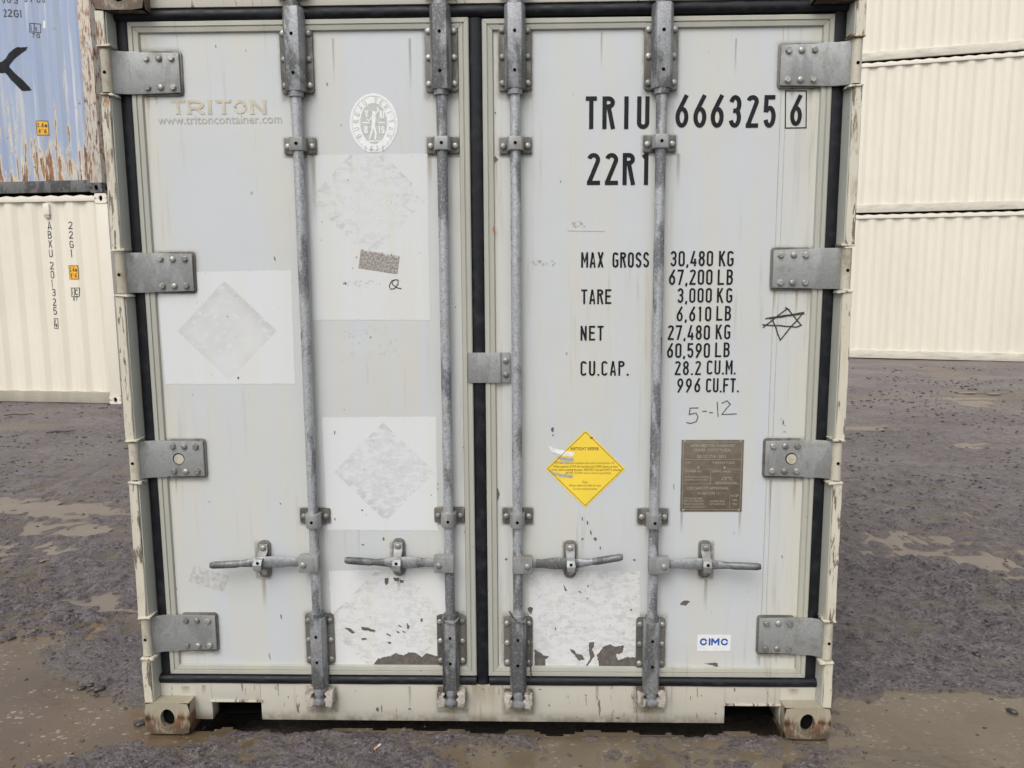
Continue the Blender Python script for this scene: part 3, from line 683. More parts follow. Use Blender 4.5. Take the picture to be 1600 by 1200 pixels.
def cam_mesh():
    m = MB(); m.lathe((0, .03, .0), (0, 0, 1), [(-.038, .012), (-.03, .017), (.0, .017), (.006, .021), (.03, .021)], 14)
    m.prism_z([(-.034, .018), (-.016, .004), (.018, .004), (.036, .016), (.030, .030), (-.026, .032)], -.024, -.008); m.prism_z([(-.026, .024), (.0, .012), (.022, .022), (.02, .035), (-.02, .035)], -.036, -.027)
    return m.mesh('cam', M_hous, bevel=.002)
keep_me, cam_me = keeper_mesh(), cam_mesh()
info = [ # u at top housing, v top/bottom of top plate, bracket v, lower bracket v, bottom plate v, keeper v
 (457, (49, 146), (465, 228), (491, 806), (499, (960, 1038)), (502, 1087)),
 (686, (47, 143), (689, 227), (702, 805), (705, (960, 1040)), (708, 1087)),
 (804, (45, 142), (805, 227), (809, 806), (811, (962, 1043)), (815, 1090)),
 (1036, (42, 141), (1033, 224), (1021, 807), (1019, (963, 1045)), (1018, 1087))]
for rx0, (tu, tv, ub, lb, (bu, bv), kv) in zip(ROD_X, info):
    m = MB(); m.lathe((0, .034, .15), (0, 0, 1), [(z, .0170 + random.uniform(-.0003, .0003)) for z in np.linspace(0, 2.39, 24)], 18)
    rod = part('locking_rod', m, M_rod, C1, (rx0, 0, 0), smooth=60)
    z0 = zpx(tv[1], tu); zt = z0
    for nm, me in zip(('housing_plate', 'housing', 'housing_collar', 'housing_collar'), TOPH): link(nm, me, rod, (0, 0, z0))
    for i in range(3):
        for s in (-1, 1): link('bolt', bolt_me, rod, (s * .041, .0575, z0 + .024 + i * .082), (0, random.random() * 3, 0))
    for f in (.055, .175): link('bolt_hole', hole_me, rod, (random.uniform(-.001, .001), .0078, z0 + f))
    zk = zpx(ub[1], ub[0])
    link('bracket', brk_p, rod, (0, 0, zk)); link('bracket_strap', brk_h, rod, (0, 0, zk + .002)); link('bolt_hole', hole_me, rod, (0, .0104, zk + .002))
    for s in (-1, 1): link('bolt', bolt_me, rod, (s * .040, .0575, zk - .002), (0, random.random() * 3, 0))
    zk = zpx(lb[1], lb[0])
    link('bracket', brk_p, rod, (0, 0, zk)); link('bracket_strap', low_h, rod, (0, 0, zk)); link('bolt_hole', hole_me, rod, (0, .007, zk - .010))
    for s in (-1, 1): link('bolt', bolt_me, rod, (s * .039, .0575, zk - .002), (0, random.random() * 3, 0))
    z0 = zpx(bv[1], bu)
    for nm, me in zip(('housing_plate', 'housing', 'housing_collar', 'housing_collar'), BOTH): link(nm, me, rod, (0, 0, z0))
    for i in range(3):
        for s in (-1, 1): link('bolt', bolt_me, rod, (s * .039, .0575, z0 + .020 + i * .073), (0, random.random() * 3, 0))
    for f in (.03, .125): link('bolt_hole', hole_me, rod, (random.uniform(-.001, .001), .0078, z0 + f))
    zk = zpx(kv[1], kv[0], .03)
    kp = link('cam_keeper', keep_me, C1, (rx0, 0, zk)); link('cam', cam_me, rod, (0, 0, zk))
    kp = link('cam_keeper', keep_me, C1, (rx0, 0, 2.535), (0, math.pi, 0)); link('cam', cam_me, rod, (0, 0, 2.535), (0, math.pi, 0))

# handles: lever, clamp on the rod, catch plate and hasp on the door
def handle(rod_i, sx, hv, tip, catch):
    x0 = ROD_X[rod_i]; zc = zpx(hv, 690, .03); tx, tz = U(*tip, .02); kx = U(catch[0], 873, .04)[0]
    m = MB(); m.box(*sorted((x0 - sx * .018, x0 + sx * .052)), .0045, .040, zc - .030, zc + .030)
    cl = part('handle_clamp', m, M_plate, C1, bevel=.005)
    link('bolt', bolt_me, cl, (x0 + sx * .034, .0045, zc - .001))
    L = abs(tx - x0); rings = []
    pr = [(.045, .021, .006, .016, 0), (.085, .021, .005, .016, 0), (.13, .018, .007, .022, .002), (.19, .016, .009, .020, .002), (.23, .012, .008, .014, 0), (.258, .006, .010, .0115, 0), (.275, .002, .012, .0135, 0), (L - .010, -.008, .0115, .0125, 0), (L, -.009, .0085, .0095, 0)]
    for q, y, ry, rz_, dz in pr:
        f = max(0, (q - .2) / (L - .2)); z = zc + dz + (tz - zc) * f; x = x0 + sx * q
        rings.append([(x, y + .008 + ry * math.cos(2 * math.pi * i / 10), z + rz_ * math.sin(2 * math.pi * i / 10)) for i in range(10)])
    part('handle_lever', MB().loft(rings[:6]), M_hous, cl, smooth=50); part('handle_grip', MB().loft(rings[5:]), M_grip, cl, smooth=50)
    cz1, cz0 = zpx(catch[1], catch[0]), zpx(catch[2], catch[0])
    c = part('handle_catch', MB().prism_y(rrect(kx - .0215, kx + .0215, cz0, cz1, .018, 5), .0555, YF + .001), M_bplate, C1, bevel=.0015)
    s = MB(); t = random.uniform(-.006, .006)
    s.loft([[(kx + t * f - wd, y, z), (kx + t * f + wd, y, z), (kx + t * f + wd, y + .005, z), (kx + t * f - wd, y + .005, z)] for f, wd, y, z in ((0, .015, .046, cz1 - .010), (0, .016, .044, cz1 - .035), (.5, .014, .026, cz1 - .052), (1, .014, .006, zc + .018), (1.6, .015, -.006, zc + .0), (1.6, .013, -.004, zc - .020), (1.4, .010, .006, zc - .026))])
    part('hasp', s, M_plate, c, bevel=.002); link('bolt', bolt_me, c, (kx, .0455, cz1 - .022)); link('bolt', hexb_me, c, (kx, .0550, cz0 + .02)); link('bolt_hole', hole_me, c, (kx + t, -.0055 + .0, zc + .008))
handle(0, -1, 879, (332, 880), (411, 845, 902)); handle(1, -1, 879, (541, 872), (622, 842, 900))
handle(2, 1, 880, (972, 867), (891, 845, 903)); handle(3, 1, 880, (1186, 882), (1103, 845, 903))

# ---- repainted patches with placard remains
def px_patch(u0, v0, u1, v1, mat, k, parent, amp=.0016, rad=.006, pts=None):
    P = pts and [U(*q) for q in pts] or [U(u0, v1), U(u1, v1), U(u1, v0), U(u0, v0)]
    cx, cz = sum(p[0] for p in P) / len(P), sum(p[1] for p in P) / len(P)
    return flat('paint_patch', jag(P, .007, amp), YF - .0006 - .0002 * k, mat, parent, (cx, cz))
PM = [patch_material('patch_paint_1', (.615, .63, .635), (.48, .48, .475), .172, 0, -.01, 1.05, 1, .35),
      patch_material('patch_paint_2', (.605, .62, .62), (.44, .445, .45), .20, .0, .13, .5, 2, .5),
      patch_material('patch_paint_3', (.63, .645, .65), (.45, .46, .47), .178, .013, .008, .75, 3, .3, .9),
      patch_material('patch_paint_4', (.66, .67, .665), (.46, .46, .45), .24, 0, -.02, .55, 4, .4, .7),
      patch_material('patch_paint_5', (.64, .65, .65), (.37, .365, .35), .36, 0, 0, .55, 5, .4, .9)]
px_patch(0, 0, 0, 0, PM[0], 0, C1, pts=[(258, 600), (461, 600), (455, 422), (245, 426)])
px_patch(0, 0, 0, 0, PM[1], 0, C1, pts=[(489, 500), (672, 500), (668, 240), (480, 242)])
px_patch(0, 0, 0, 0, PM[2], 0, C1, pts=[(512, 828), (684, 829), (681, 651), (503, 652)])
px_patch(0, 0, 0, 0, PM[3], 0, C1, pts=[(522, 1041), (700, 1041), (695, 888), (514, 892)])
px_patch(0, 0, 0, 0, PM[4], 0, C1, pts=[(828, 1043), (998, 1044), (1000, 893), (826, 893)])
# ---- peeled spots down to the substrate, each with its flaking rim
def chips(ox, oy, polys):
    for p in polys:
        P = [U(ox + a / 4, oy + b / 4) for a, b in p]; cx, cz = sum(q[0] for q in P) / len(P), sum(q[1] for q in P) / len(P)
        big = max(q[0] for q in P) - min(q[0] for q in P) > .05
        rim = [(cx + (x - cx) * (1.03 if big else 1.16), cz + (z - cz) * (1.05 if big else 1.16)) for x, z in P]
        r = flat('flaking_rim', jag(rim, .004, .0012), YF - .0012, M_flake, C1, (cx, cz))
        flat('paint_chip', [(x, z) for x, z in jag(P, .004, .0016 if big else .0008)], YF - .0015, M_chip, C1, (cx, cz))
chips(400, 900, [[(730, 557), (760, 515), (840, 500), (870, 480), (920, 495), (960, 475), (1000, 478), (1040, 505), (1065, 480), (1135, 500), (1150, 557)],
 [(555, 322), (590, 325), (620, 355), (600, 360)], [(657, 315), (700, 322), (750, 338), (745, 348), (690, 342), (660, 335)], [(812, 355), (845, 368), (840, 376), (818, 365)],
 [(658, 388), (690, 385), (693, 398), (662, 400)], [(823, 408), (846, 412), (843, 424), (826, 420)], [(888, 302), (912, 312), (908, 320), (892, 312)], [(943, 290), (962, 315), (955, 332), (942, 328)],
 [(878, 340), (898, 348), (895, 358), (880, 352)], [(912, 335), (938, 350), (930, 357), (915, 345)], [(1028, 265), (1043, 263), (1043, 285), (1028, 285)],
 [(805, 12), (830, 10), (828, 40), (815, 60), (803, 40)], [(855, 8), (895, 12), (890, 35), (865, 30)], [(897, 22), (925, 25), (922, 45), (900, 40)]])
chips(800, 900, [[(140, 455), (180, 480), (200, 495), (238, 500), (205, 520), (210, 565), (140, 565)], [(355, 450), (390, 465), (400, 485), (435, 490), (455, 518), (420, 530), (395, 500), (365, 465)],
 [(480, 415), (515, 410), (512, 440), (500, 455), (518, 500), (500, 520), (470, 568), (463, 558), (488, 515), (480, 460)],
 [(530, 495), (570, 440), (610, 425), (640, 440), (700, 432), (690, 478), (648, 490), (662, 524), (712, 508), (795, 505), (793, 570), (540, 570), (540, 540)],
 [(95, 200), (115, 190), (132, 200), (120, 240), (105, 225)], [(1045, 175), (1075, 150), (1115, 155), (1085, 187), (1060, 182)], [(1195, 545), (1285, 540), (1287, 572), (1250, 555)],
 [(322, 50), (335, 75), (350, 95), (328, 90)], [(412, 90), (425, 94), (438, 106), (424, 104)], [(468, 55), (480, 60), (476, 78)], [(736, 205), (750, 205), (748, 217), (738, 216)], [(265, 322), (273, 320), (276, 340), (268, 338)]])
chips(400, 0, [[(1475, 985), (1500, 975), (1515, 1000), (1495, 1018)]])
chips(400, 600, [[(1507, 640), (1525, 690), (1510, 740), (1505, 700)]])
for u, v, r in ((772, 359, .006),):
    flat('rust_spot', jag([(U(u, v)[0] + r * .6 * math.cos(t), U(u, v)[1] + 1.9 * r * math.sin(t)) for t in np.linspace(0, 5.9, 9)], .004, .0008), .0525, M_rustdot, C1)
def run_mat():
    m, nt, b = new_mat('rust_run'); o = coords(nt); z = N(nt, 'ShaderNodeSeparateXYZ', {0: o}, 2); x = N(nt, 'ShaderNodeSeparateXYZ', {0: o}, 0)
    n = noise(nt, coords(nt, True, (60, 1, 5)), 1., 4, .6)
    k = ma(nt, 'MULTIPLY', mr(nt, z, -1., 0.), mr(nt, ma(nt, 'ABSOLUTE', x), 1., .15)); k = ma(nt, 'MULTIPLY', k, mr(nt, n, .25, .6, .3, 1.)); k = ma(nt, 'MULTIPLY', k, .42)
    b.inputs['Base Color'].default_value = (.30, .22, .11, 1); b.inputs['Roughness'].default_value = .6; nt.links.new(k, b.inputs['Alpha']); return m
M_run = run_mat(); run_me = D.meshes.new('rust_run'); run_me.from_pydata([(-1, 0, -1), (1, 0, -1), (1, 0, 0), (-1, 0, 0)], [], [(0, 1, 2, 3)]); run_me.materials.append(M_run)
for u, v, w_, h_ in ((1065, 800, 3, 40), (1156, 800, 3, 45), (231, 148, 4, 30), (244, 148, 3, 18), (1266, 137, 6, 26), (1238, 137, 5, 20), (1210, 452, 3, 40), (1245, 452, 3, 55), (1242, 747, 3, 60), (1204, 747, 3, 90), (275, 747, 2, 30), (243, 458, 4, 20),
    (412, 903, 5, 60), (623, 902, 4, 30), (1103, 905, 4, 60), (1060, 240, 4, 60), (489, 242, 5, 120), (455, 150, 3, 60), (671, 240, 5, 60), (1214, 1000, 3, 50), (1185, 1020, 4, 28), (640, 60, 3, 90), (520, 60, 2, 70), (1150, 60, 2, 60), (940, 50, 2, 60)):
    x, z = U(u, v); o = link('rust_run', run_me, C1, (x, YF - .0019, z)); o.scale = (w_ / 450, 1, h_ / 450)
for u, v, w_, h_ in ((752, 1070, 26, 50), (770, 1072, 12, 55), (706, 1100, 8, 26), (503, 1103, 10, 22), (815, 1103, 14, 22), (1017, 1103, 16, 24), (640, 1072, 3, 50), (933, 1072, 4, 40), (290, 1072, 10, 16), (318, 1070, 5, 20), (1240, 1076, 12, 14)):
    x, z = U(u, v, .055); o = link('rust_run', run_me, C1, (x, .0542, z)); o.scale = (w_ / 450, 1, h_ / 450)
def grime_shade_mat():  # halo round each fitting: brown dirt and contact shade put into one colour
    m, nt, b = new_mat('grime_shade'); o = coords(nt); x = N(nt, 'ShaderNodeSeparateXYZ', {0: o}, 0); z = N(nt, 'ShaderNodeSeparateXYZ', {0: o}, 2)
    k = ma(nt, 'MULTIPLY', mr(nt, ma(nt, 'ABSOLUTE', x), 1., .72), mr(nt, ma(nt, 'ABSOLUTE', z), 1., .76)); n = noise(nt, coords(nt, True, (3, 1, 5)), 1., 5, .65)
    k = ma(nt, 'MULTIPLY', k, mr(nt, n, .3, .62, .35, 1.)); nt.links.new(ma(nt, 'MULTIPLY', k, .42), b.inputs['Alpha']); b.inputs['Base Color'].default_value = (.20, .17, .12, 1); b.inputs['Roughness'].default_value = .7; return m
gr_me = D.meshes.new('grime_shade'); gr_me.from_pydata([(-1, 0, -1), (1, 0, -1), (1, 0, 1), (-1, 0, 1)], [], [(0, 1, 2, 3)]); gr_me.materials.append(grime_shade_mat())
def grime_shade(x, z, hw, hh, y=YF - .0003): o = link('grime_shade', gr_me, C1, (x, y, z)); o.scale = (hw, 1, hh)
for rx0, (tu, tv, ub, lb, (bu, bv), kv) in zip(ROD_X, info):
    grime_shade(rx0, (zpx(tv[0], tu) + zpx(tv[1], tu)) / 2 - .006, .068, .127); grime_shade(rx0, (zpx(bv[0], bu) + zpx(bv[1], bu)) / 2, .066, .115)
    for a, b in (ub, lb): grime_shade(rx0, zpx(b, a) - .004, .066, .038)
    grime_shade(rx0, zpx(kv[1], kv[0], .05) - .016, .066, .060, .0545)
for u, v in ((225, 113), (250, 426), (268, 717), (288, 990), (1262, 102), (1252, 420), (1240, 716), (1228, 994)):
    x, z = U(u, v); grime_shade(x, z - .004, .146 if u < 800 else .112, .086)
for u in (411, 622, 891, 1103): x, z = U(u, 873); grime_shade(x, z - .006, .032, .078)
# ---- small knocks and scratches: dark nicks
nicks = [(511, 131, 2, 5), (429, 404, 2, 8), (337, 72, 1, 5), (384, 79, 1, 4), (538, 640, 1, 3), (523, 676, 2, 6), (523, 811, 2, 5), (566, 797, 3, 3), (599, 842, 3, 5), (567, 851, 4, 2), (438, 787, 2, 2), (327, 784, 2, 2),
 (774, 176, 2, 3), (876, 284, 1, 4), (684, 756, 2, 2), (684, 764, 2, 2), (724, 699, 2, 2), (727, 833, 2, 8), (791, 874, 4, 4), (910, 811, 2, 8), (918, 817, 2, 8), (923, 832, 2, 8), (930, 842, 5, 6), (910, 842, 4, 3), (938, 856, 2, 6),
 (991, 875, 4, 3), (1053, 761, 1, 12), (863, 671, 5, 8), (864, 680, 3, 3), (924, 684, 5, 3), (1269, 95, 1, 2), (579, 527, 2, 3), (439, 963, 2, 8), (421, 1025, 1, 12), (586, 1051, 1, 2), (450, 1089, 2, 3), (1079, 1090, 1, 7), (1096, 1087, 2, 2),
 (915, 1086, 6, 1), (933, 1090, 1, 8), (858, 1102, 2, 6), (1089, 1119, 1, 14), (1118, 1115, 3, 3), (755, 1077, 2, 3), (590, 1109, 5, 7), (640, 1108, 6, 3), (555, 1080, 1, 3), (1148, 1078, 2, 6), (1222, 870, 2, 5), (1224, 660, 2, 9), (1246, 722, 1, 6),
 (965, 1122, 9, 3), (975, 1117, 1, 8), (1112, 957, 1, 2), (1170, 925, 1, 2), (1147, 833, 2, 2), (844, 1077, 5, 2), (901, 1121, 2, 3), (712, 480, 2, 2), (460, 118, 1, 3), (372, 590, 3, 4)]
for u, v, a, b in nicks:
    y = YF - .0016 if v < 1055 else .0535
    x, z = U(u, v, y); a, b = a / 460, b / 460; t = random.uniform(-.35, .1); P = []
    for k in range(8):
        q = 2 * math.pi * k / 8; rr = random.uniform(.35, .65); px_, pz_ = a * rr * math.cos(q), b * rr * math.sin(q); P.append((x + px_ + pz_ * t, z + pz_))
    flat('scratch', P, y, M_chip, C1)
def sprinkle(cu, cv, su, sv, n, size, mat=M_res):
    bm = bmesh.new(); 
    for i in range(n):
        x, z = U(cu + random.uniform(-su, su), cv + random.uniform(-sv, sv)); s = size * random.uniform(.4, 1.2)
        vs = [bm.verts.new((x + s * random.uniform(.5, 1) * math.cos(k * 1.05), -.00003 * (i % 9), z + s * random.uniform(.3, 1) * math.sin(k * 1.05))) for k in range(6)]; bm.faces.new(vs)
    o = bmobj('scuff_mark', bm, mat, C1, (0, YF - .0017, 0)); o['kind'] = 'stuff'
sprinkle(848, 411, 20, 4, 26, .0035); sprinkle(904, 351, 10, 5, 24, .003); sprinkle(1225, 655, 6, 22, 10, .003); sprinkle(567, 443, 30, 5, 30, .0022); sprinkle(600, 735, 50, 50, 60, .0018)
sprinkle(580, 535, 50, 28, 50, .0022); sprinkle(580, 300, 55, 40, 50, .0022); sprinkle(905, 960, 70, 60, 90, .0028); sprinkle(610, 960, 70, 55, 60, .0025)
sprinkle(590, 1106, 8, 6, 16, .003, M_chip)
# ---- the lettering
L = lambda *a, **k: px_text(*a, M_black, C1, **k)
def text_line(txt, u0, u1, v0, v1, t=.12, **k): return px_text('lettering', txt, u0, u1, v0, v1, M_black, C1, t=t, y=YF - .0012, **k)
for ch, a, b in (('T', 915, 933), ('R', 941, 961), ('I', 975, 980.5), ('U', 995, 1015)): text_line(ch, a, b, 150.5, 201.5, .135, gw=(b - a) / 51)
for ch, a, b in (('6', 1055, 1076), ('6', 1083, 1104), ('6', 1110, 1131), ('3', 1138, 1158), ('2', 1165, 1185), ('5', 1192, 1212), ('6', 1234, 1254)): text_line(ch, a, b, 148.5, 199.5 if b < 1220 else 196.5, .135, gw=(b - a) / 51)
bm = bmesh.new(); q = [U(*p, YF - .0012) for p in ((1227.5, 142), (1260, 142), (1259.5, 199.5), (1227, 200))]; ribbon(bm, q + [q[0]], .0035, YF - .0012); bmobj('digit_frame', bm, M_black, C1)
for ch, a, b in (('2', 917, 938), ('2', 945, 966), ('R', 972.5, 992), ('1', 1001, 1020)): text_line(ch, a, b, 239, 289, .135, gw=(b - a) / 50 if ch != '1' else .42)
for txt, a, b, c, d in (('MAX', 908, 943, 394, 418), ('GROSS', 957, 1014, 394, 418), ('TARE', 908, 955, 452, 475), ('NET', 907, 943, 509, 532), ('CU.CAP.', 907, 982, 564, 587),
    ('30,480', 1047, 1114, 392, 416), ('KG', 1123, 1146, 392, 416), ('67,200', 1045, 1113, 421, 445), ('LB', 1121, 1145, 421, 445), ('3,000', 1058, 1112, 450, 473), ('KG', 1120, 1144, 450, 473),
    ('6,610', 1057, 1111, 479, 502), ('LB', 1119, 1142, 478, 501), ('27,480', 1043, 1109, 508, 531), ('KG', 1118, 1141, 507, 530), ('60,590', 1042, 1109, 536, 559), ('LB', 1117, 1140, 535, 558),
    ('28.2', 1054, 1095, 564, 586), ('CU.M.', 1104, 1149, 563, 585), ('996', 1058, 1094, 591, 613), ('CU.FT.', 1103, 1154, 591, 613)): text_line(txt, a, b, c, d, .128)
# faded owner name and web address
bm = bmesh.new(); x = 0; y = YF - .0012
for ch, u0, u1 in (('T', 268, 288), ('R', 294, 318), ('I', 322, 333), ('T', 339, 360), ('O', 365, 385), ('N', 392, 415)):
    X0, z0 = U(u0, 178, y); X1, z1 = U(u1, 156, y); H = z1 - z0; gw = (X1 - X0) / H
    if ch == 'I': ribbon(bm, [((X0 + X1) / 2, z0), ((X0 + X1) / 2, z1)], .011, y)
    else:
        for s in glyph(ch, gw, .2): ribbon(bm, [(X0 + px_ * H, z0 + pz_ * H) for px_, pz_ in s], .2 * H, y)
    for z in (z0 + .001, z1 - .001):
        if ch in 'TIN' or (ch == 'R' and z < z0 + .01):
            for xx in ({'T': [(X0 + X1) / 2] if z < z0 + .01 else [X0 + .004, X1 - .004], 'I': [(X0 + X1) / 2], 'N': [X0 + .005, X1 - .005], 'R': [X0 + .005, X1 - .006]}[ch]): ribbon(bm, [(xx - .008, z), (xx + .008, z)], .004, y)
bmobj('faded_lettering', bm, M_beige, C1)
bm = bmesh.new(); X0, z0 = U(247, 195, y); X1, z1 = U(440, 179, y); bfont('www.tritoncontainer.com', X0, X1, z0 + .001, z1 - .001, y, bm); bmobj('faded_lettering', bm, M_fade, C1)
# handwriting
def scribble(name, strokes, wd=.0035, mat=M_ink):
    bm = bmesh.new()
    for s in strokes: ribbon(bm, [U(a, b, YF - .0014) for a, b in s], wd, YF - .0014)
    bmobj(name, bm, mat, C1)
wob = lambda s, n=6, a=.5: [(p[0] + (q[0] - p[0]) * i / n + random.uniform(-a, a), p[1] + (q[1] - p[1]) * i / n + random.uniform(-a, a)) for p, q in zip(s, s[1:]) for i in range(n)] + [s[-1]]
scribble('marker_star', [wob([(1196, 498), (1256, 488), (1219, 531), (1207, 499)]), wob([(1191, 507), (1244, 511), (1252, 508), (1230, 482), (1192, 512)]), wob([(1202, 498), (1257, 490)]), wob([(1226, 481), (1234, 484)], 3)], .0042)
scribble('marker_writing', [wob([(800 + a / 4, 600 + b / 4) for a, b in s], 2, .2) for s in ([(1165, 148), (1112, 150), (1108, 190), (1150, 180), (1163, 205), (1150, 235), (1120, 245), (1088, 240)], [(1190, 170), (1218, 170)], [(1230, 178), (1257, 180)], [(1283, 112), (1288, 205)], [(1310, 120), (1345, 105), (1365, 125), (1310, 190), (1405, 186)])], .0026)
scribble('marker_writing', [[(400 + a / 4, 300 + b / 4) for a, b in s] for s in ([(868, 548), (842, 565), (833, 590), (843, 608), (865, 603), (888, 575), (888, 550), (868, 548), (848, 556), (855, 580), (880, 598), (908, 604)], [(545, 575), (560, 566), (562, 580)])], .003)
# emblem with ring lettering
ex, ez = U(584, 193, YF); rw, rh = (U(622, 193)[0] - U(547, 193)[0]) / 2, (U(584, 147)[1] - U(584, 239)[1]) / 2
def oval(sx_, sz_, cut=None, n=48):
    P = []
    for i in range(n):
        t = 2 * math.pi * i / n; x, z = rw * sx_ * math.cos(t) * (1 if math.sin(t) > -.2 else 1 - .12 * (-.2 - math.sin(t))), rh * sz_ * math.sin(t)
        if cut: z = max(z, -rh * cut)
        P.append((ex + x, ez + z))
    return P
em = flat('round_emblem', oval(1, 1.02, .97), YF - .0010, M_emblem_white, C1, (ex, ez))
def on_em(name, bm, mat): o = bmobj(name, bm, mat, em); o.location = (-ex, -(YF - .0010), -ez); return o
bm = bmesh.new(); bm.faces.new([bm.verts.new((x, YF - .0012, z)) for x, z in oval(.56, .70)]); on_em('emblem_centre', bm, M_emblem_grey)
bm = bmesh.new(); P = oval(.9, .93, .9); ribbon(bm, P + [P[0]], .0012, YF - .0012); on_em('emblem_line', bm, M_emblem_grey)
bm = bmesh.new(); s = 'BUREAU VERITAS'
for i, ch in enumerate(s):
    a = R_(212 - 244 * i / (len(s) - 1)); cx, cz = ex + rw * .74 * math.cos(a), ez + rh * .80 * math.sin(a); rt = a - math.pi / 2; hh = .018
    for st in glyph(ch, .6, .16): ribbon(bm, [(cx + ((p - .3) * math.cos(rt) - (q - .5) * math.sin(rt)) * hh, cz + ((p - .3) * math.sin(rt) + (q - .5) * math.cos(rt)) * hh) for p, q in st], .0026, YF - .0012)
lettering_bm('1828', ex - .032, ex + .032, ez - rh * .94, ez - rh * .94 + .017, .16, YF - .0012, bm=bm)
on_em('emblem_lettering', bm, M_emblem_grey)
bm = bmesh.new(); e = lambda pts, wd: ribbon(bm, [(ex + a * rw, ez + b * rh) for a, b in pts], wd, YF - .0014)
e([(.02, .33), (.0, .05), (-.02, -.15)], .012); e([(.02, .42), (.02, .33)], .010); e([(.04, .28), (.2, .42), (.18, .55)], .004); e([(-.02, .25), (-.2, .1), (-.3, .15)], .004); e([(-.02, -.1), (-.12, -.35), (-.2, -.55)], .006); e([(.02, -.12), (.08, -.35), (.04, -.55)], .006)
e([(-.46, .03), (-.16, .03)], .004); e([(.18, .03), (.46, .03)], .004)
for ch, a, b in (('V', -.36, .2), ('I', .26, .2), ('U', .3, .16), ('B', -.40, -.34), ('I', .2, -.34), ('S', .3, -.34)):
    for st in glyph(ch, .5, .2): ribbon(bm, [(ex + a * rw + p * .024, ez + b * rh + q * .024) for p, q in st], .0045, YF - .0014)
e([(-.25, -.6), (.25, -.6)], .004); on_em('emblem_figure', bm, M_emblem_white)
# yellow diamond
dx, dz = U(914.5, 732.5, YF); r = .1385
ys = flat('warning_sticker', [(dx, dz - r), (dx + r, dz), (dx, dz + r), (dx - r, dz)], YF - .0010, M_yel, C1, (dx, dz))
bm = bmesh.new(); rr = r - .008; P = [(0, -rr), (rr, 0), (0, rr), (-rr, 0)]; ribbon(bm, P + [P[0]], .0018, 0); bmobj('sticker_border', bm, M_plk, ys, (0, -.0003, 0))
bm = bmesh.new()
def yt(txt, u0, u1, v0, v1, bold=0.):
    (a, b), (c, d) = U(u0, v1, YF), U(u1, v0, YF); bfont(txt, a - dx, c - dx, b - dz, d - dz, 0, bm, bold)
yt('AIRTIGHT REEFER', 891, 936, 698.5, 703.5, .02)
yt('DO NOT OPEN the container when unit is running below 10C.', 867, 961, 721.5, 726); yt('When opened, STOP the machine and OPEN doors at least', 864, 965, 727, 731.5, .01); yt('5 min. before loading the door. RESTART unit and WAIT 5 minutes', 862, 970, 732, 736.5, .01); yt('BEFORE CLOSING doors to set to required temp.', 884, 955, 737, 741.5)
yt('Note:', 910, 918, 751, 755); yt('Always make sure fresh air vent', 889, 939, 756.5, 761); yt('is at the required setting.', 896, 933, 762, 766); bmobj('sticker_lettering', bm, M_plk, ys, (0, -.0003, 0))
# torn strips over the left corner of the sticker
for k, pl in enumerate(([(857, 697), (872, 702), (897, 707), (896, 713), (880, 712), (862, 706)], [(870, 713), (896, 716), (896, 721), (875, 719)], [(866, 720), (880, 722), (896, 723), (884, 725)], [(857, 733), (866, 738), (880, 741), (896, 742), (894, 747), (876, 745), (862, 740)])):
    P = [U(a, b) for a, b in pl]; flat('torn_strip', jag([(a - dx, b - dz) for a, b in P], .004, .0009), -.0006, (M_res, M_flake)[k == 0 or k == 3 and 0], ys)
# data plate
px0, pz0 = U(1062.5, 799); px1, pz1 = U(1161, 687); px0 = (px0 + U(1065, 687)[0]) / 2; px1 = (px1 + U(1160, 799)[0]) / 2
pcx, pcz = (px0 + px1) / 2, (pz0 + pz1) / 2; hw, hh = (px1 - px0) / 2, (pz1 - pz0) / 2
dp = part('data_plate', MB().box(-hw, hw, 0, .002, -hh, hh), M_plate_br, C1, (pcx, YF - .0022, pcz), bevel=.0006)
bm = bmesh.new(); W_ = lambda f: -hw + 2 * hw * f; H_ = lambda f: hh - 2 * hh * f
for txt, a, b, c, d in (('APPROVED FOR TRANSPORT', .14, .86, .06, .10), ('UNDER CUSTOMS SEAL', .2, .8, .12, .16), ('GB / C 5718 - 2012', .25, .72, .21, .25), ('TYPE', .06, .16, .30, .33), ('MANUFACTURED', .5, .86, .30, .33), ('OWNER NO.', .06, .35, .42, .45), ('SERIAL 66632', .5, .8, .42, .45),
    ('Identification marking', .06, .45, .50, .53), ('according to the rules', .06, .42, .54, .57), ('CIMC', .66, .84, .51, .56), ('REFRIGERATION', .56, .9, .58, .61), ('CSC SAFETY APPROVAL', .1, .78, .65, .69), ('D-HH 3100 11-', .28, .65, .72, .76),
    ('DATE MANUFACTURED', .06, .36, .80, .83), ('IDENTIFICATION NO.', .06, .38, .84, .865), ('MAXIMUM GROSS MASS', .06, .38, .88, .905), ('ALLOWABLE STACKING', .06, .4, .92, .945), ('30480 KG', .48, .72, .84, .865), ('67200 LB', .48, .72, .88, .905), ('ACEP', .82, .94, .76, .79), ('USA', .84, .92, .82, .85), ('TRI', .84, .92, .88, .91)):
    bfont(txt, W_(a), W_(b), H_(d), H_(c), -.0003, bm, .01)
for z in (.27, .405, .61): ribbon(bm, [(W_(.03), H_(z)), (W_(.97), H_(z))], .0012, -.0003)
for x_, a, b in ((.03, .03, .97), (.97, .03, .97), (.48, .405, .61), (.8, .74, .96)): ribbon(bm, [(W_(x_), H_(a)), (W_(x_), H_(b))], .0012, -.0003)
for z in (.03, .97): ribbon(bm, [(W_(.03), H_(z)), (W_(.97), H_(z))], .0012, -.0003)
bmobj('plate_lettering', bm, M_plate_tx, dp)
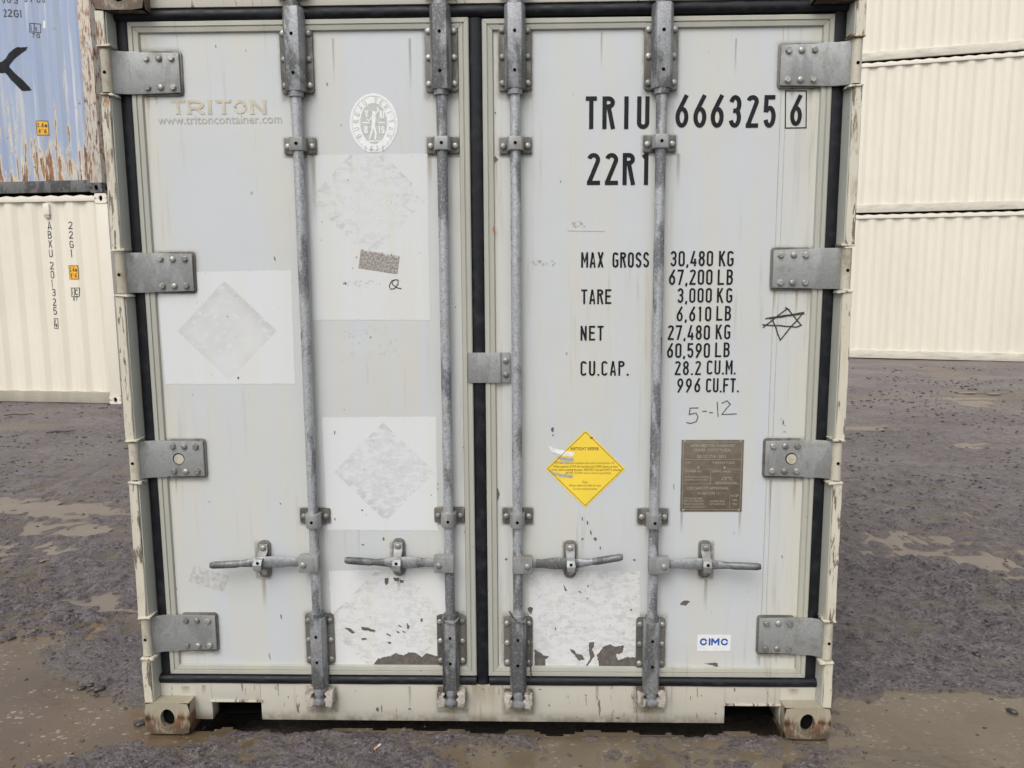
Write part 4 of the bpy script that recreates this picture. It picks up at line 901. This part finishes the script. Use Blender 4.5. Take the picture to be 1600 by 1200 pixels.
riv = MB().lathe((0, 0, 0), (0, -1, 0), [(0, .0045), (.0015, .004), (.0022, .001)], 8).mesh('rivet', M_bolt)
for a, b in ((.28, .385), (.7, .385), (.05, .02), (.95, .02), (.05, .98), (.95, .98)): link('rivet', riv, dp, (W_(a), -.0001, H_(b)))
# maker sticker
a0, b0 = U(1089, 1017); a1, b1 = U(1142, 991.5); hw, hh = (a1 - a0) / 2, (b1 - b0) / 2
cs_ = flat('maker_sticker', [(-hw, -hh), (hw, -hh), (hw, hh), (-hw, hh)], 0, M_white, C1); cs_.location = ((a0 + a1) / 2, YF - .0010, (b0 + b1) / 2)
bm = lettering_bm('CIMC', -hw * .85, hw * .85, -hh * .30, hh * .55, .23, 0, gw=1.0); bmobj('sticker_lettering', bm, M_blue, cs_, (0, -.0003, 0))
# grey barcode remnant with comb-like torn top edge, tape scrap
def loc(u, v): return U(u, v)
P = [loc(560, 419), loc(621, 428.5), loc(625, 399)]; tp = loc(564, 389); p1 = loc(625, 399); n = 26; top = []
for i in range(n + 1):
    f = 1 - i / n; x = tp[0] + (p1[0] - tp[0]) * f; z = tp[1] + (p1[1] - tp[1]) * f
    top += [(x, z - random.choice((0, .004, .008, .014 if f > .5 else .005)))]
    if i < n: top += [(x - .0012, z - random.choice((0, .002, .006)))]
flat('label_remnant', P[:2] + top, YF - .0012, plain('torn_barcode_label', (.30, .275, .25), .7, var=.45, vs=160), C1)
flat('tape_scrap', jag([loc(295, 908), loc(348, 924), loc(358, 899), loc(303, 883)], .005, .0006), YF - .0010, plain('dirty_tape', (.47, .47, .45), .5, var=.18, vs=60), C1)
flat('tape_scrap', [loc(887, 361), loc(945, 362), loc(945, 361.2), loc(887, 360.2)], YF - .0010, M_fade, C1)
# twisted tie wires left on the two middle rods
M_wire = plain('old_tie_wire', (.10, .09, .085), .5, .5, .3)
def twist(name, path, label):
    pts = []; V = [Vector(p) for p in path]
    for a, b in zip(V, V[1:]):
        k = max(2, int((b - a).length / .004)); pts += [a.lerp(b, i / k) for i in range(k)]
    pts.append(V[-1]); m = MB()
    for ph in (0, math.pi):
        q = [p + Vector((math.cos(i * .9 + ph), .5 * math.sin(i * .9 + ph), math.sin(i * .9 + ph) * .3)) * .0022 for i, p in enumerate(pts)]; m.tube(q, .0016, 5)
    o = part(name, m, M_wire, smooth=60); return tag(o, label, 'wire')
def W3(u, v, y): x, z = U(u, v, y); return (x, y, z)
twist('tie_wire', [W3(683, 962, .05), W3(697, 973, .004), W3(708, 976, -.001), W3(717, 965, .012), W3(716, 957, .05), W3(700, 960, .055), W3(694, 966, .012), W3(692, 985, .002), W3(692, 1010, .0), W3(693, 1050, .0), W3(694, 1078, .012), W3(694, 1098, .02), W3(697, 1103, .012)], 'dark twisted wire round the second rod from the left, trailing down to the sill')
twist('tie_wire', [W3(796, 955, .05), W3(802, 966, .002), W3(813, 975, -.002), W3(824, 974, .012), W3(829, 990, .012), W3(828, 1015, .008), W3(829, 1040, .012), W3(830, 1056, .03), W3(826, 1062, .045)], 'dark twisted wire round the rod right of the centre gap, hanging beside its housing')

# ------------------------------------------------------------------ STACKED CONTAINERS BEHIND
PITCH_C, DEP = .278, .030
def corr(x):
    t = (x % PITCH_C) / PITCH_C
    if t < .26: return 0.
    if t < .5: return DEP * (t - .26) / .24
    if t < .76: return DEP
    return DEP * (1 - (t - .76) / .24)
def breaks(x0, x1):
    out = [x0]; k = math.floor(x0 / PITCH_C)
    while k * PITCH_C < x1 + PITCH_C:
        for f in (0, .26, .5, .76):
            x = (k + f) * PITCH_C
            if x0 + 1e-4 < x < x1 - 1e-4: out.append(x)
        k += 1
    return out + [x1]
YS = .030
def corr_sheet(x0, x1, z0, z1, y0, sgn=1):
    m = MB(); xs = breaks(x0, x1)
    vs = [(x, y0 + sgn * corr(x), z) for z in (z0, z1) for x in xs]; n = len(xs)
    return m.add(vs, [(i, i + 1, i + 1 + n, i + n) for i in range(n - 1)])
Wd, Ht = 2.438, 2.591
def dry_parts(Lc, mats):
    """local frame: x along the long side (0 = right end, runs to -Lc), y depth, z up"""
    body, rail, topm, post, castm = mats; o = []
    o.append(('side_panel', corr_sheet(-Lc + .16, -.16, .155, 2.515, YS).mesh('side_panel', body, smooth=20)))
    o.append(('side_panel', corr_sheet(-Lc + .16, -.16, .155, 2.515, Wd - YS, -1).mesh('side_panel', body, smooth=20)))
    o.append(('bottom_rail', MB().box(-Lc + .162, -.162, .012, .06, .015, .155).mesh('bottom_rail', rail, bevel=.004)))
    o.append(('bottom_rail', MB().box(-Lc + .162, -.162, Wd - .06, Wd - .012, .015, .155).mesh('bottom_rail', rail, bevel=.004)))
    o.append(('top_rail', MB().box(-Lc + .162, -.162, .012, .07, 2.505, 2.562).mesh('top_rail', topm, bevel=.004)))
    o.append(('top_rail', MB().box(-Lc + .162, -.162, Wd - .07, Wd - .012, 2.505, 2.562).mesh('top_rail', topm, bevel=.004)))
    rf = MB(); n = int((Lc - .4) / .05); xs = [-Lc + .2 + (Lc - .4) * i / n for i in range(n + 1)]
    zz = [2.5625 + .018 * (0, .5, 1, .5)[i % 4] for i in range(n + 1)]
    rf.add([(x, y, z) for y in (.014, Wd - .014) for x, z in zip(xs, zz)] + [(x, .014, 2.561) for x in xs], [(i, i + 1, i + n + 2, i + n + 1) for i in range(n)] + [(2 * (n + 1) + i, 2 * (n + 1) + i + 1, i + 1, i) for i in range(n)])
    o.append(('roof_panel', rf.mesh('roof_panel', body)))
    for x in (-Lc + .08, -.08):
        for y in (.08, Wd - .08): o.append(('corner_post', MB().box(x - .077, x + .077, y - .072, y + .072, .118, Ht - .118).mesh('corner_post', post, bevel=.006)))
    for x in (-.05, -Lc + .05): o.append(('end_wall', MB().box(x - .02, x + .02, .152, Wd - .152, .03, Ht - .04).mesh('end_wall', body)))
    o.append(('floor_panel', MB().box(-Lc + .17, -.17, .065, Wd - .065, .12, .15).mesh('floor_panel', M_void)))
    o.append(('end_rail', MB().box(-.1, -.01, .152, Wd - .152, .015, .12).mesh('end_rail', rail)))
    return o, castm
def place_dry(name, spec, castm, Lc, loc, rz, label, group=None):
    t = empty(name, loc, rz, label=label, cat='shipping container', group=group)
    for n_, me in spec: link(n_, me, t)
    for x in (-.081, -Lc + .081):
        for y, r in ((0, 0), (Wd, math.pi)):
            for z in (0, Ht - .118): c = link('corner_casting', castm, t, (x, y, z), (0, 0, r)); link('casting_hollow', core_me, c)
    return t
cc_cast = clean_mesh(casting_mesh(), 'corner_casting', M_cctop); bl_cast = clean_mesh(casting_mesh(), 'corner_casting', M_blrail)
spec20, cm20 = dry_parts(6.058, (M_cc, M_ccrail, M_cctop, M_cctop, cc_cast))
specb, cmb = dry_parts(6.058, (M_bl, M_blrail, M_blrail, M_blpost, bl_cast))
spec40, cm40 = dry_parts(12.19, (M_cc, M_ccrail40, M_cctop, M_cctop, cc_cast))
# left stack
pa, pb = Vector(G(0, 629)), Vector(G(190, 632.5)); ang = math.atan2((pb - pa).y, (pb - pa).x)
LA = place_dry('cream_container', spec20, cm20, 6.058, (pb.x, pb.y, 0), ang, 'cream container with vertical black lettering, under the rusty blue one at the left')
LB_ = place_dry('blue_container', specb, cmb, 6.058, (pb.x - .05, pb.y + .01, Ht + .008), ang, 'rusty pale blue container with part of a big black letter, stacked on a cream one')
# right stack
qa, qb = Vector(G(1335, 560)), Vector(G(1600, 566.5)); ang2 = math.atan2((qb - qa).y, (qb - qa).x); dr = (qb - qa).normalized()
e0 = qa - dr * 2.6 + dr * 12.19
def rs(k, off, lab): return place_dry('cream_container', spec40, cm40, 12.19, (e0.x + dr.x * off, e0.y + dr.y * off, k * (Ht + .006)), ang2, lab, 'cream containers stacked behind on the right')
rs(0, 0, 'cream corrugated container at the bottom of the right stack, standing on the mud')
rs(1, .03, 'cream corrugated container in the middle of the right stack')
rs(2, -.1, 'cream corrugated container uppermost in view in the right stack')
# the boxes' lettering follows the corrugation
def local_px(obj_loc, ang_, u, v, yl=YS):
    d = ray(u, v); c, s = math.cos(ang_), math.sin(ang_); ox, oy, oz = CP.x - obj_loc[0], CP.y - obj_loc[1], CP.z - obj_loc[2]
    lx, ly = c * ox + s * oy, -s * ox + c * oy; dx_, dy_ = c * d.x + s * d.y, -s * d.x + c * d.y; t = (yl - ly) / dy_
    return lx + dx_ * t, oz + d.z * t
def drape(bm, name, mat, parent, eps=.002):
    xs = [v.co.x for v in bm.verts]
    for x in breaks(min(xs), max(xs))[1:-1]:
        bmesh.ops.bisect_plane(bm, geom=bm.verts[:] + bm.edges[:] + bm.faces[:], plane_co=(x, 0, 0), plane_no=(1, 0, 0))
    for v in bm.verts: v.co.y = YS + corr(v.co.x) - eps + (v.co.y if abs(v.co.y) < .001 else 0)
    return bmobj(name, bm, mat, parent)
lpA = lambda u, v: local_px((pb.x, pb.y, 0), ang, u, v); lpB = lambda u, v: local_px((pb.x - .05, pb.y + .01, Ht + .008), ang, u, v)
M_bk2 = plain('grey_black_lettering', (.05, .05, .055), .5)
def dl(lp, txt, u0, u1, v0, v1, bm, t=.13):
    x0, z0 = lp(u0, v1); x1, z1 = lp(u1, v0); H = z1 - z0
    lettering_bm(txt, x0, x1, z0, z1, t, 0., gw=min(.6, (x1 - x0) / H) if len(txt) == 1 else .5, bm=bm)
def far_letter(lp, parent, *a, **k):
    bm = bmesh.new(); dl(lp, *a, bm, **k); drape(bm, 'lettering', M_bk2, parent)
for ch, u, v0, v1 in (('A', 77.5, 346, 359), ('B', 78, 361, 373), ('X', 78.7, 375, 387), ('U', 79.5, 390, 402), ('2', 81, 409, 421), ('0', 82, 423, 435), ('1', 83, 437, 449), ('3', 84, 451, 463), ('2', 85, 466, 478), ('5', 86, 480, 492), ('4', 87, 500, 511),
    ('2', 110.5, 346, 358), ('2', 111.3, 361, 373), ('G', 112.3, 376, 388), ('1', 113.5, 390, 402)): far_letter(lpA, LA, ch, u - 3, u + 3, v0, v1)
far_letter(lpA, LA, 'i', 112, 114, 452, 461, t=.16); far_letter(lpA, LA, 'C', 117.5, 122, 452, 461, t=.16); far_letter(lpA, LA, '8', 114, 117.4, 464, 470, t=.15); far_letter(lpA, LA, '7', 118.6, 122, 464, 470, t=.15)
bm = bmesh.new()
for q in ([(110, 450), (124, 450), (124, 463), (110, 463)], [(83.5, 498), (90.5, 498), (91, 513), (84, 513)]):
    P = [lpA(*a) for a in q]; ribbon(bm, P + [P[0]], .009, 0.)
ribbon(bm, [lpA(116.5, 450), lpA(116.5, 463)], .008, 0.)
drape(bm, 'lettering', M_bk2, LA)
def ylabel(lp, u0, u1, v0, v1, parent):
    x0, z0 = lp(u0, v1); x1, z1 = lp(u1, v0); bm = bmesh.new(); bm.faces.new([bm.verts.new((x, 0, z)) for x, z in ((x0, z0), (x1, z0), (x1, z1), (x0, z1))]); drape(bm, 'height_label', plain('orange_yellow_label', (.80, .42, .03), .5), parent, .002)
    bm = bmesh.new(); H = z1 - z0; w_ = x1 - x0; lettering_bm('2.6m', x0 + .1 * w_, x1 - .1 * w_, z0 + .56 * H, z0 + .86 * H, .15, 0., gw=.45, bm=bm); lettering_bm("8'6", x0 + .18 * w_, x1 - .18 * w_, z0 + .12 * H, z0 + .42 * H, .15, 0., gw=.5, bm=bm)
    ribbon(bm, [(x0, z0), (x1, z0), (x1, z1), (x0, z1), (x0, z0)], .006, 0.); drape(bm, 'lettering', M_bk2, parent, .005)
ylabel(lpA, 107.5, 121.5, 415, 436, LA); ylabel(lpB, 58.5, 72.5, 188.5, 211, LB_)
x0, z0 = lpA(70.5, 336); x1, z1 = lpA(78.5, 318); part('vent', MB().box(x0, x1, -.005, YS + .03, z0, z1), M_cctop, LA, bevel=.01); part('vent_slot', MB().box(x0 + .008, x1 - .008, .0, YS + .03, z0 - .035, z0 - .002), M_fade, LA)
bm = bmesh.new()
for q in ([(-120, 380), (0, 383), (30, 452), (-120, 462)], [(0, 383), (102, 292), (122, 330), (55, 415), (30, 452)], [(102, 292), (170, 290), (150, 312), (122, 330)], [(55, 415), (30, 452), (0, 440), (10, 400)], [(55, 415), (140, 505), (105, 535), (15, 446)], [(140, 505), (195, 563), (130, 566), (105, 535)]):
    bm.faces.new([bm.verts.new((x, 0, z)) for x, z in [lpB(a / 4, b / 4) for a, b in q]])
    bm.verts.ensure_lookup_table()
    for v_ in bm.verts[-len(q):]: v_.co.y = -.00005 * len(bm.faces)
drape(bm, 'company_letter', M_black, LB_, .002)
for txt, u0, u1, v0, v1 in (('22G1', 5, 34, 14, 26.5), ('003', 3, 26, -6, 5), ('0700', 38, 70, -7, 3.5), ('i', 48.5, 50.5, 39, 48), ('c', 54.5, 59, 39, 48), ('70', 50.5, 60.5, 51.5, 59)):
    n_ = len(txt); w_ = (u1 - u0) / (n_ + .45 * (n_ - 1))
    for k_, ch in enumerate(txt): far_letter(lpB, LB_, ch, u0 + k_ * 1.45 * w_, u0 + (k_ * 1.45 + 1) * w_, v0, v1, t=.15)
bm = bmesh.new()
for q in ([(46.5, 36.5), (61, 36.5), (61, 50), (46.5, 50)],):
    P = [lpB(*a) for a in q]; ribbon(bm, P + [P[0]], .009, 0.)
ribbon(bm, [lpB(53, 36.5), lpB(53, 50)], .008, 0.); drape(bm, 'lettering', M_bk2, LB_)
bm = bmesh.new(); x0, z0 = lpB(65, 43); x1, z1 = lpB(68.5, 31); bm.faces.new([bm.verts.new(p) for p in ((x0, 0, z0), (x1, 0, z0), (x1, 0, z1), (x0 + .01, 0, z1))]); drape(bm, 'paper_scrap', M_white, LB_, .003)

# ------------------------------------------------------------------ LOOSE THINGS ON THE GROUND
def gz(x, y):
    i = int(np.clip(np.searchsorted(gx, x), 1, len(gx) - 1)); j = int(np.clip(np.searchsorted(gy, y), 1, len(gy) - 1)); return max(float(Z[j, i]), WZ)
def lump(r, seed, sub=2, fl=.55):
    bm = bmesh.new(); bmesh.ops.create_icosphere(bm, subdivisions=sub, radius=r); rg = random.Random(seed); ph = [rg.uniform(0, 6) for _ in range(6)]
    for v in bm.verts:
        n = v.co.normalized(); k = 1 + .28 * math.sin(n.x * 3.1 + ph[0]) * math.cos(n.y * 2.7 + ph[1]) + .14 * math.sin(n.z * 6 + ph[2] + n.x * 5); v.co = n * r * k; v.co.z *= fl
    return bm
M_stone = plain('dark_wet_stone', (.05, .043, .04), .35, var=.4, vs=60); M_clod = plain('mud_clod', (.075, .064, .063), .5, var=.45, vs=40)
for i, (u, v, r, lab) in enumerate(((127, 1073, .016, 'small dark stone at the edge of the left puddle, leftmost of a row of three'), (141, 1071, .013, 'smallest dark stone in the row of three by the left puddle'), (155, 1077, .021, 'largest dark stone in the row of three by the left puddle'),
        (218, 1128, .018, 'dark stone in the puddle just left of the corner casting'), (1526, 998 + 28, .02, 'dark stone lying on the mud at the right, above the puddle'), (1582, 1109, .018, 'dark stone in the puddle near the right picture edge'), (17, 995, .018, 'dark stone on mud at far left above the foamy puddle'))):
    x, y = G(u, v); bm = lump(r, i); me = D.meshes.new('stone'); bm.to_mesh(me); bm.free(); me.materials.append(M_stone); me.shade_smooth(); o = link('stone', me, None, (x, y, gz(x, y) + r * .25)); tag(o, lab, 'stone')
x, y = G(590, 1172); z = gz(x, y); cig = empty('cigarette_butt', (x, y, z + .005), R_(62), label='orange and white cigarette butt on the wet mud in front of the sill', cat='cigarette butt')
part('filter', MB().lathe((-.015, 0, 0), (1, 0, 0), [(0, .0038), (.018, .0038)], 10), plain('orange_filter_paper', (.62, .36, .16), .7), cig); part('paper_tube', MB().lathe((.0031, 0, 0), (1, 0, 0), [(0, .0039), (.012, .0037), (.014, .003)], 10), M_white, cig)
for i, (u, v, ln, a, lab) in enumerate(((95, 679, .28, .25, 'thin dark twig on the mud between the containers at far left'), (28, 651, .3, .2, 'dark stick lying nearest the cream container at far left'), (1305 + 90, 1008, .0, 0, ''))):
    if not ln: continue
    x, y = G(u, v); z = gz(x, y) + .012; m = MB(); m.tube([(-ln / 2, 0, 0), (-ln / 6, .015, .012), (ln / 5, -.01, .006), (ln / 2, .012, .014)], [.006, .009, .008, .004], 6); o = part('twig', m, M_stone, None, (x, y, z)); o.rotation_euler = (0, 0, a); tag(o, lab, 'twig')
# countless crumbs of mud and grit, one mass
base = [(lambda b: ([v.co.copy() for v in b.verts], [[v.index for v in f.verts] for f in b.faces]))(lump(1, 50 + i, 1, .6)) for i in range(5)]
V, F = [], []
def vn1(x, y): return float(vnoise(np.array([x]), np.array([y]), .5, 77)[0])
cnt = 0
while cnt < 9000:
    t = random.random()
    u, v = random.uniform(-250, 1850), 560 + 660 * random.random() ** 1.25 if True else 0
    if 200 < u < 1320 and v < 1130: continue
    x, y = G(u, v)
    if y > 11: continue
    z0 = gz(x, y)
    if z0 <= WZ + 1e-6 and random.random() < .93: continue
    if vn1(x, y) + .25 < random.random() * .55: continue
    r = (.0016 + .0052 * random.random() ** 3) * (1 + .22 * max(0, y)); 
    bv, bf = base[cnt % 5]; a = random.uniform(0, 6.3); c, s = math.cos(a), math.sin(a); k = len(V)
    V += [(x + (p.x * c - p.y * s) * r * 1.4, y + (p.x * s + p.y * c) * r, z0 + r * .25 + p.z * r) for p in bv]; F += [[i + k for i in f] for f in bf]; cnt += 1
me = D.meshes.new('mud_crumbs'); me.from_pydata(V, [], F); me.materials.append(M_clod); o = link('mud_crumbs', me); tag(o, 'dark crumbs of mud and grit scattered over the wet yard', 'grit', kind='stuff')
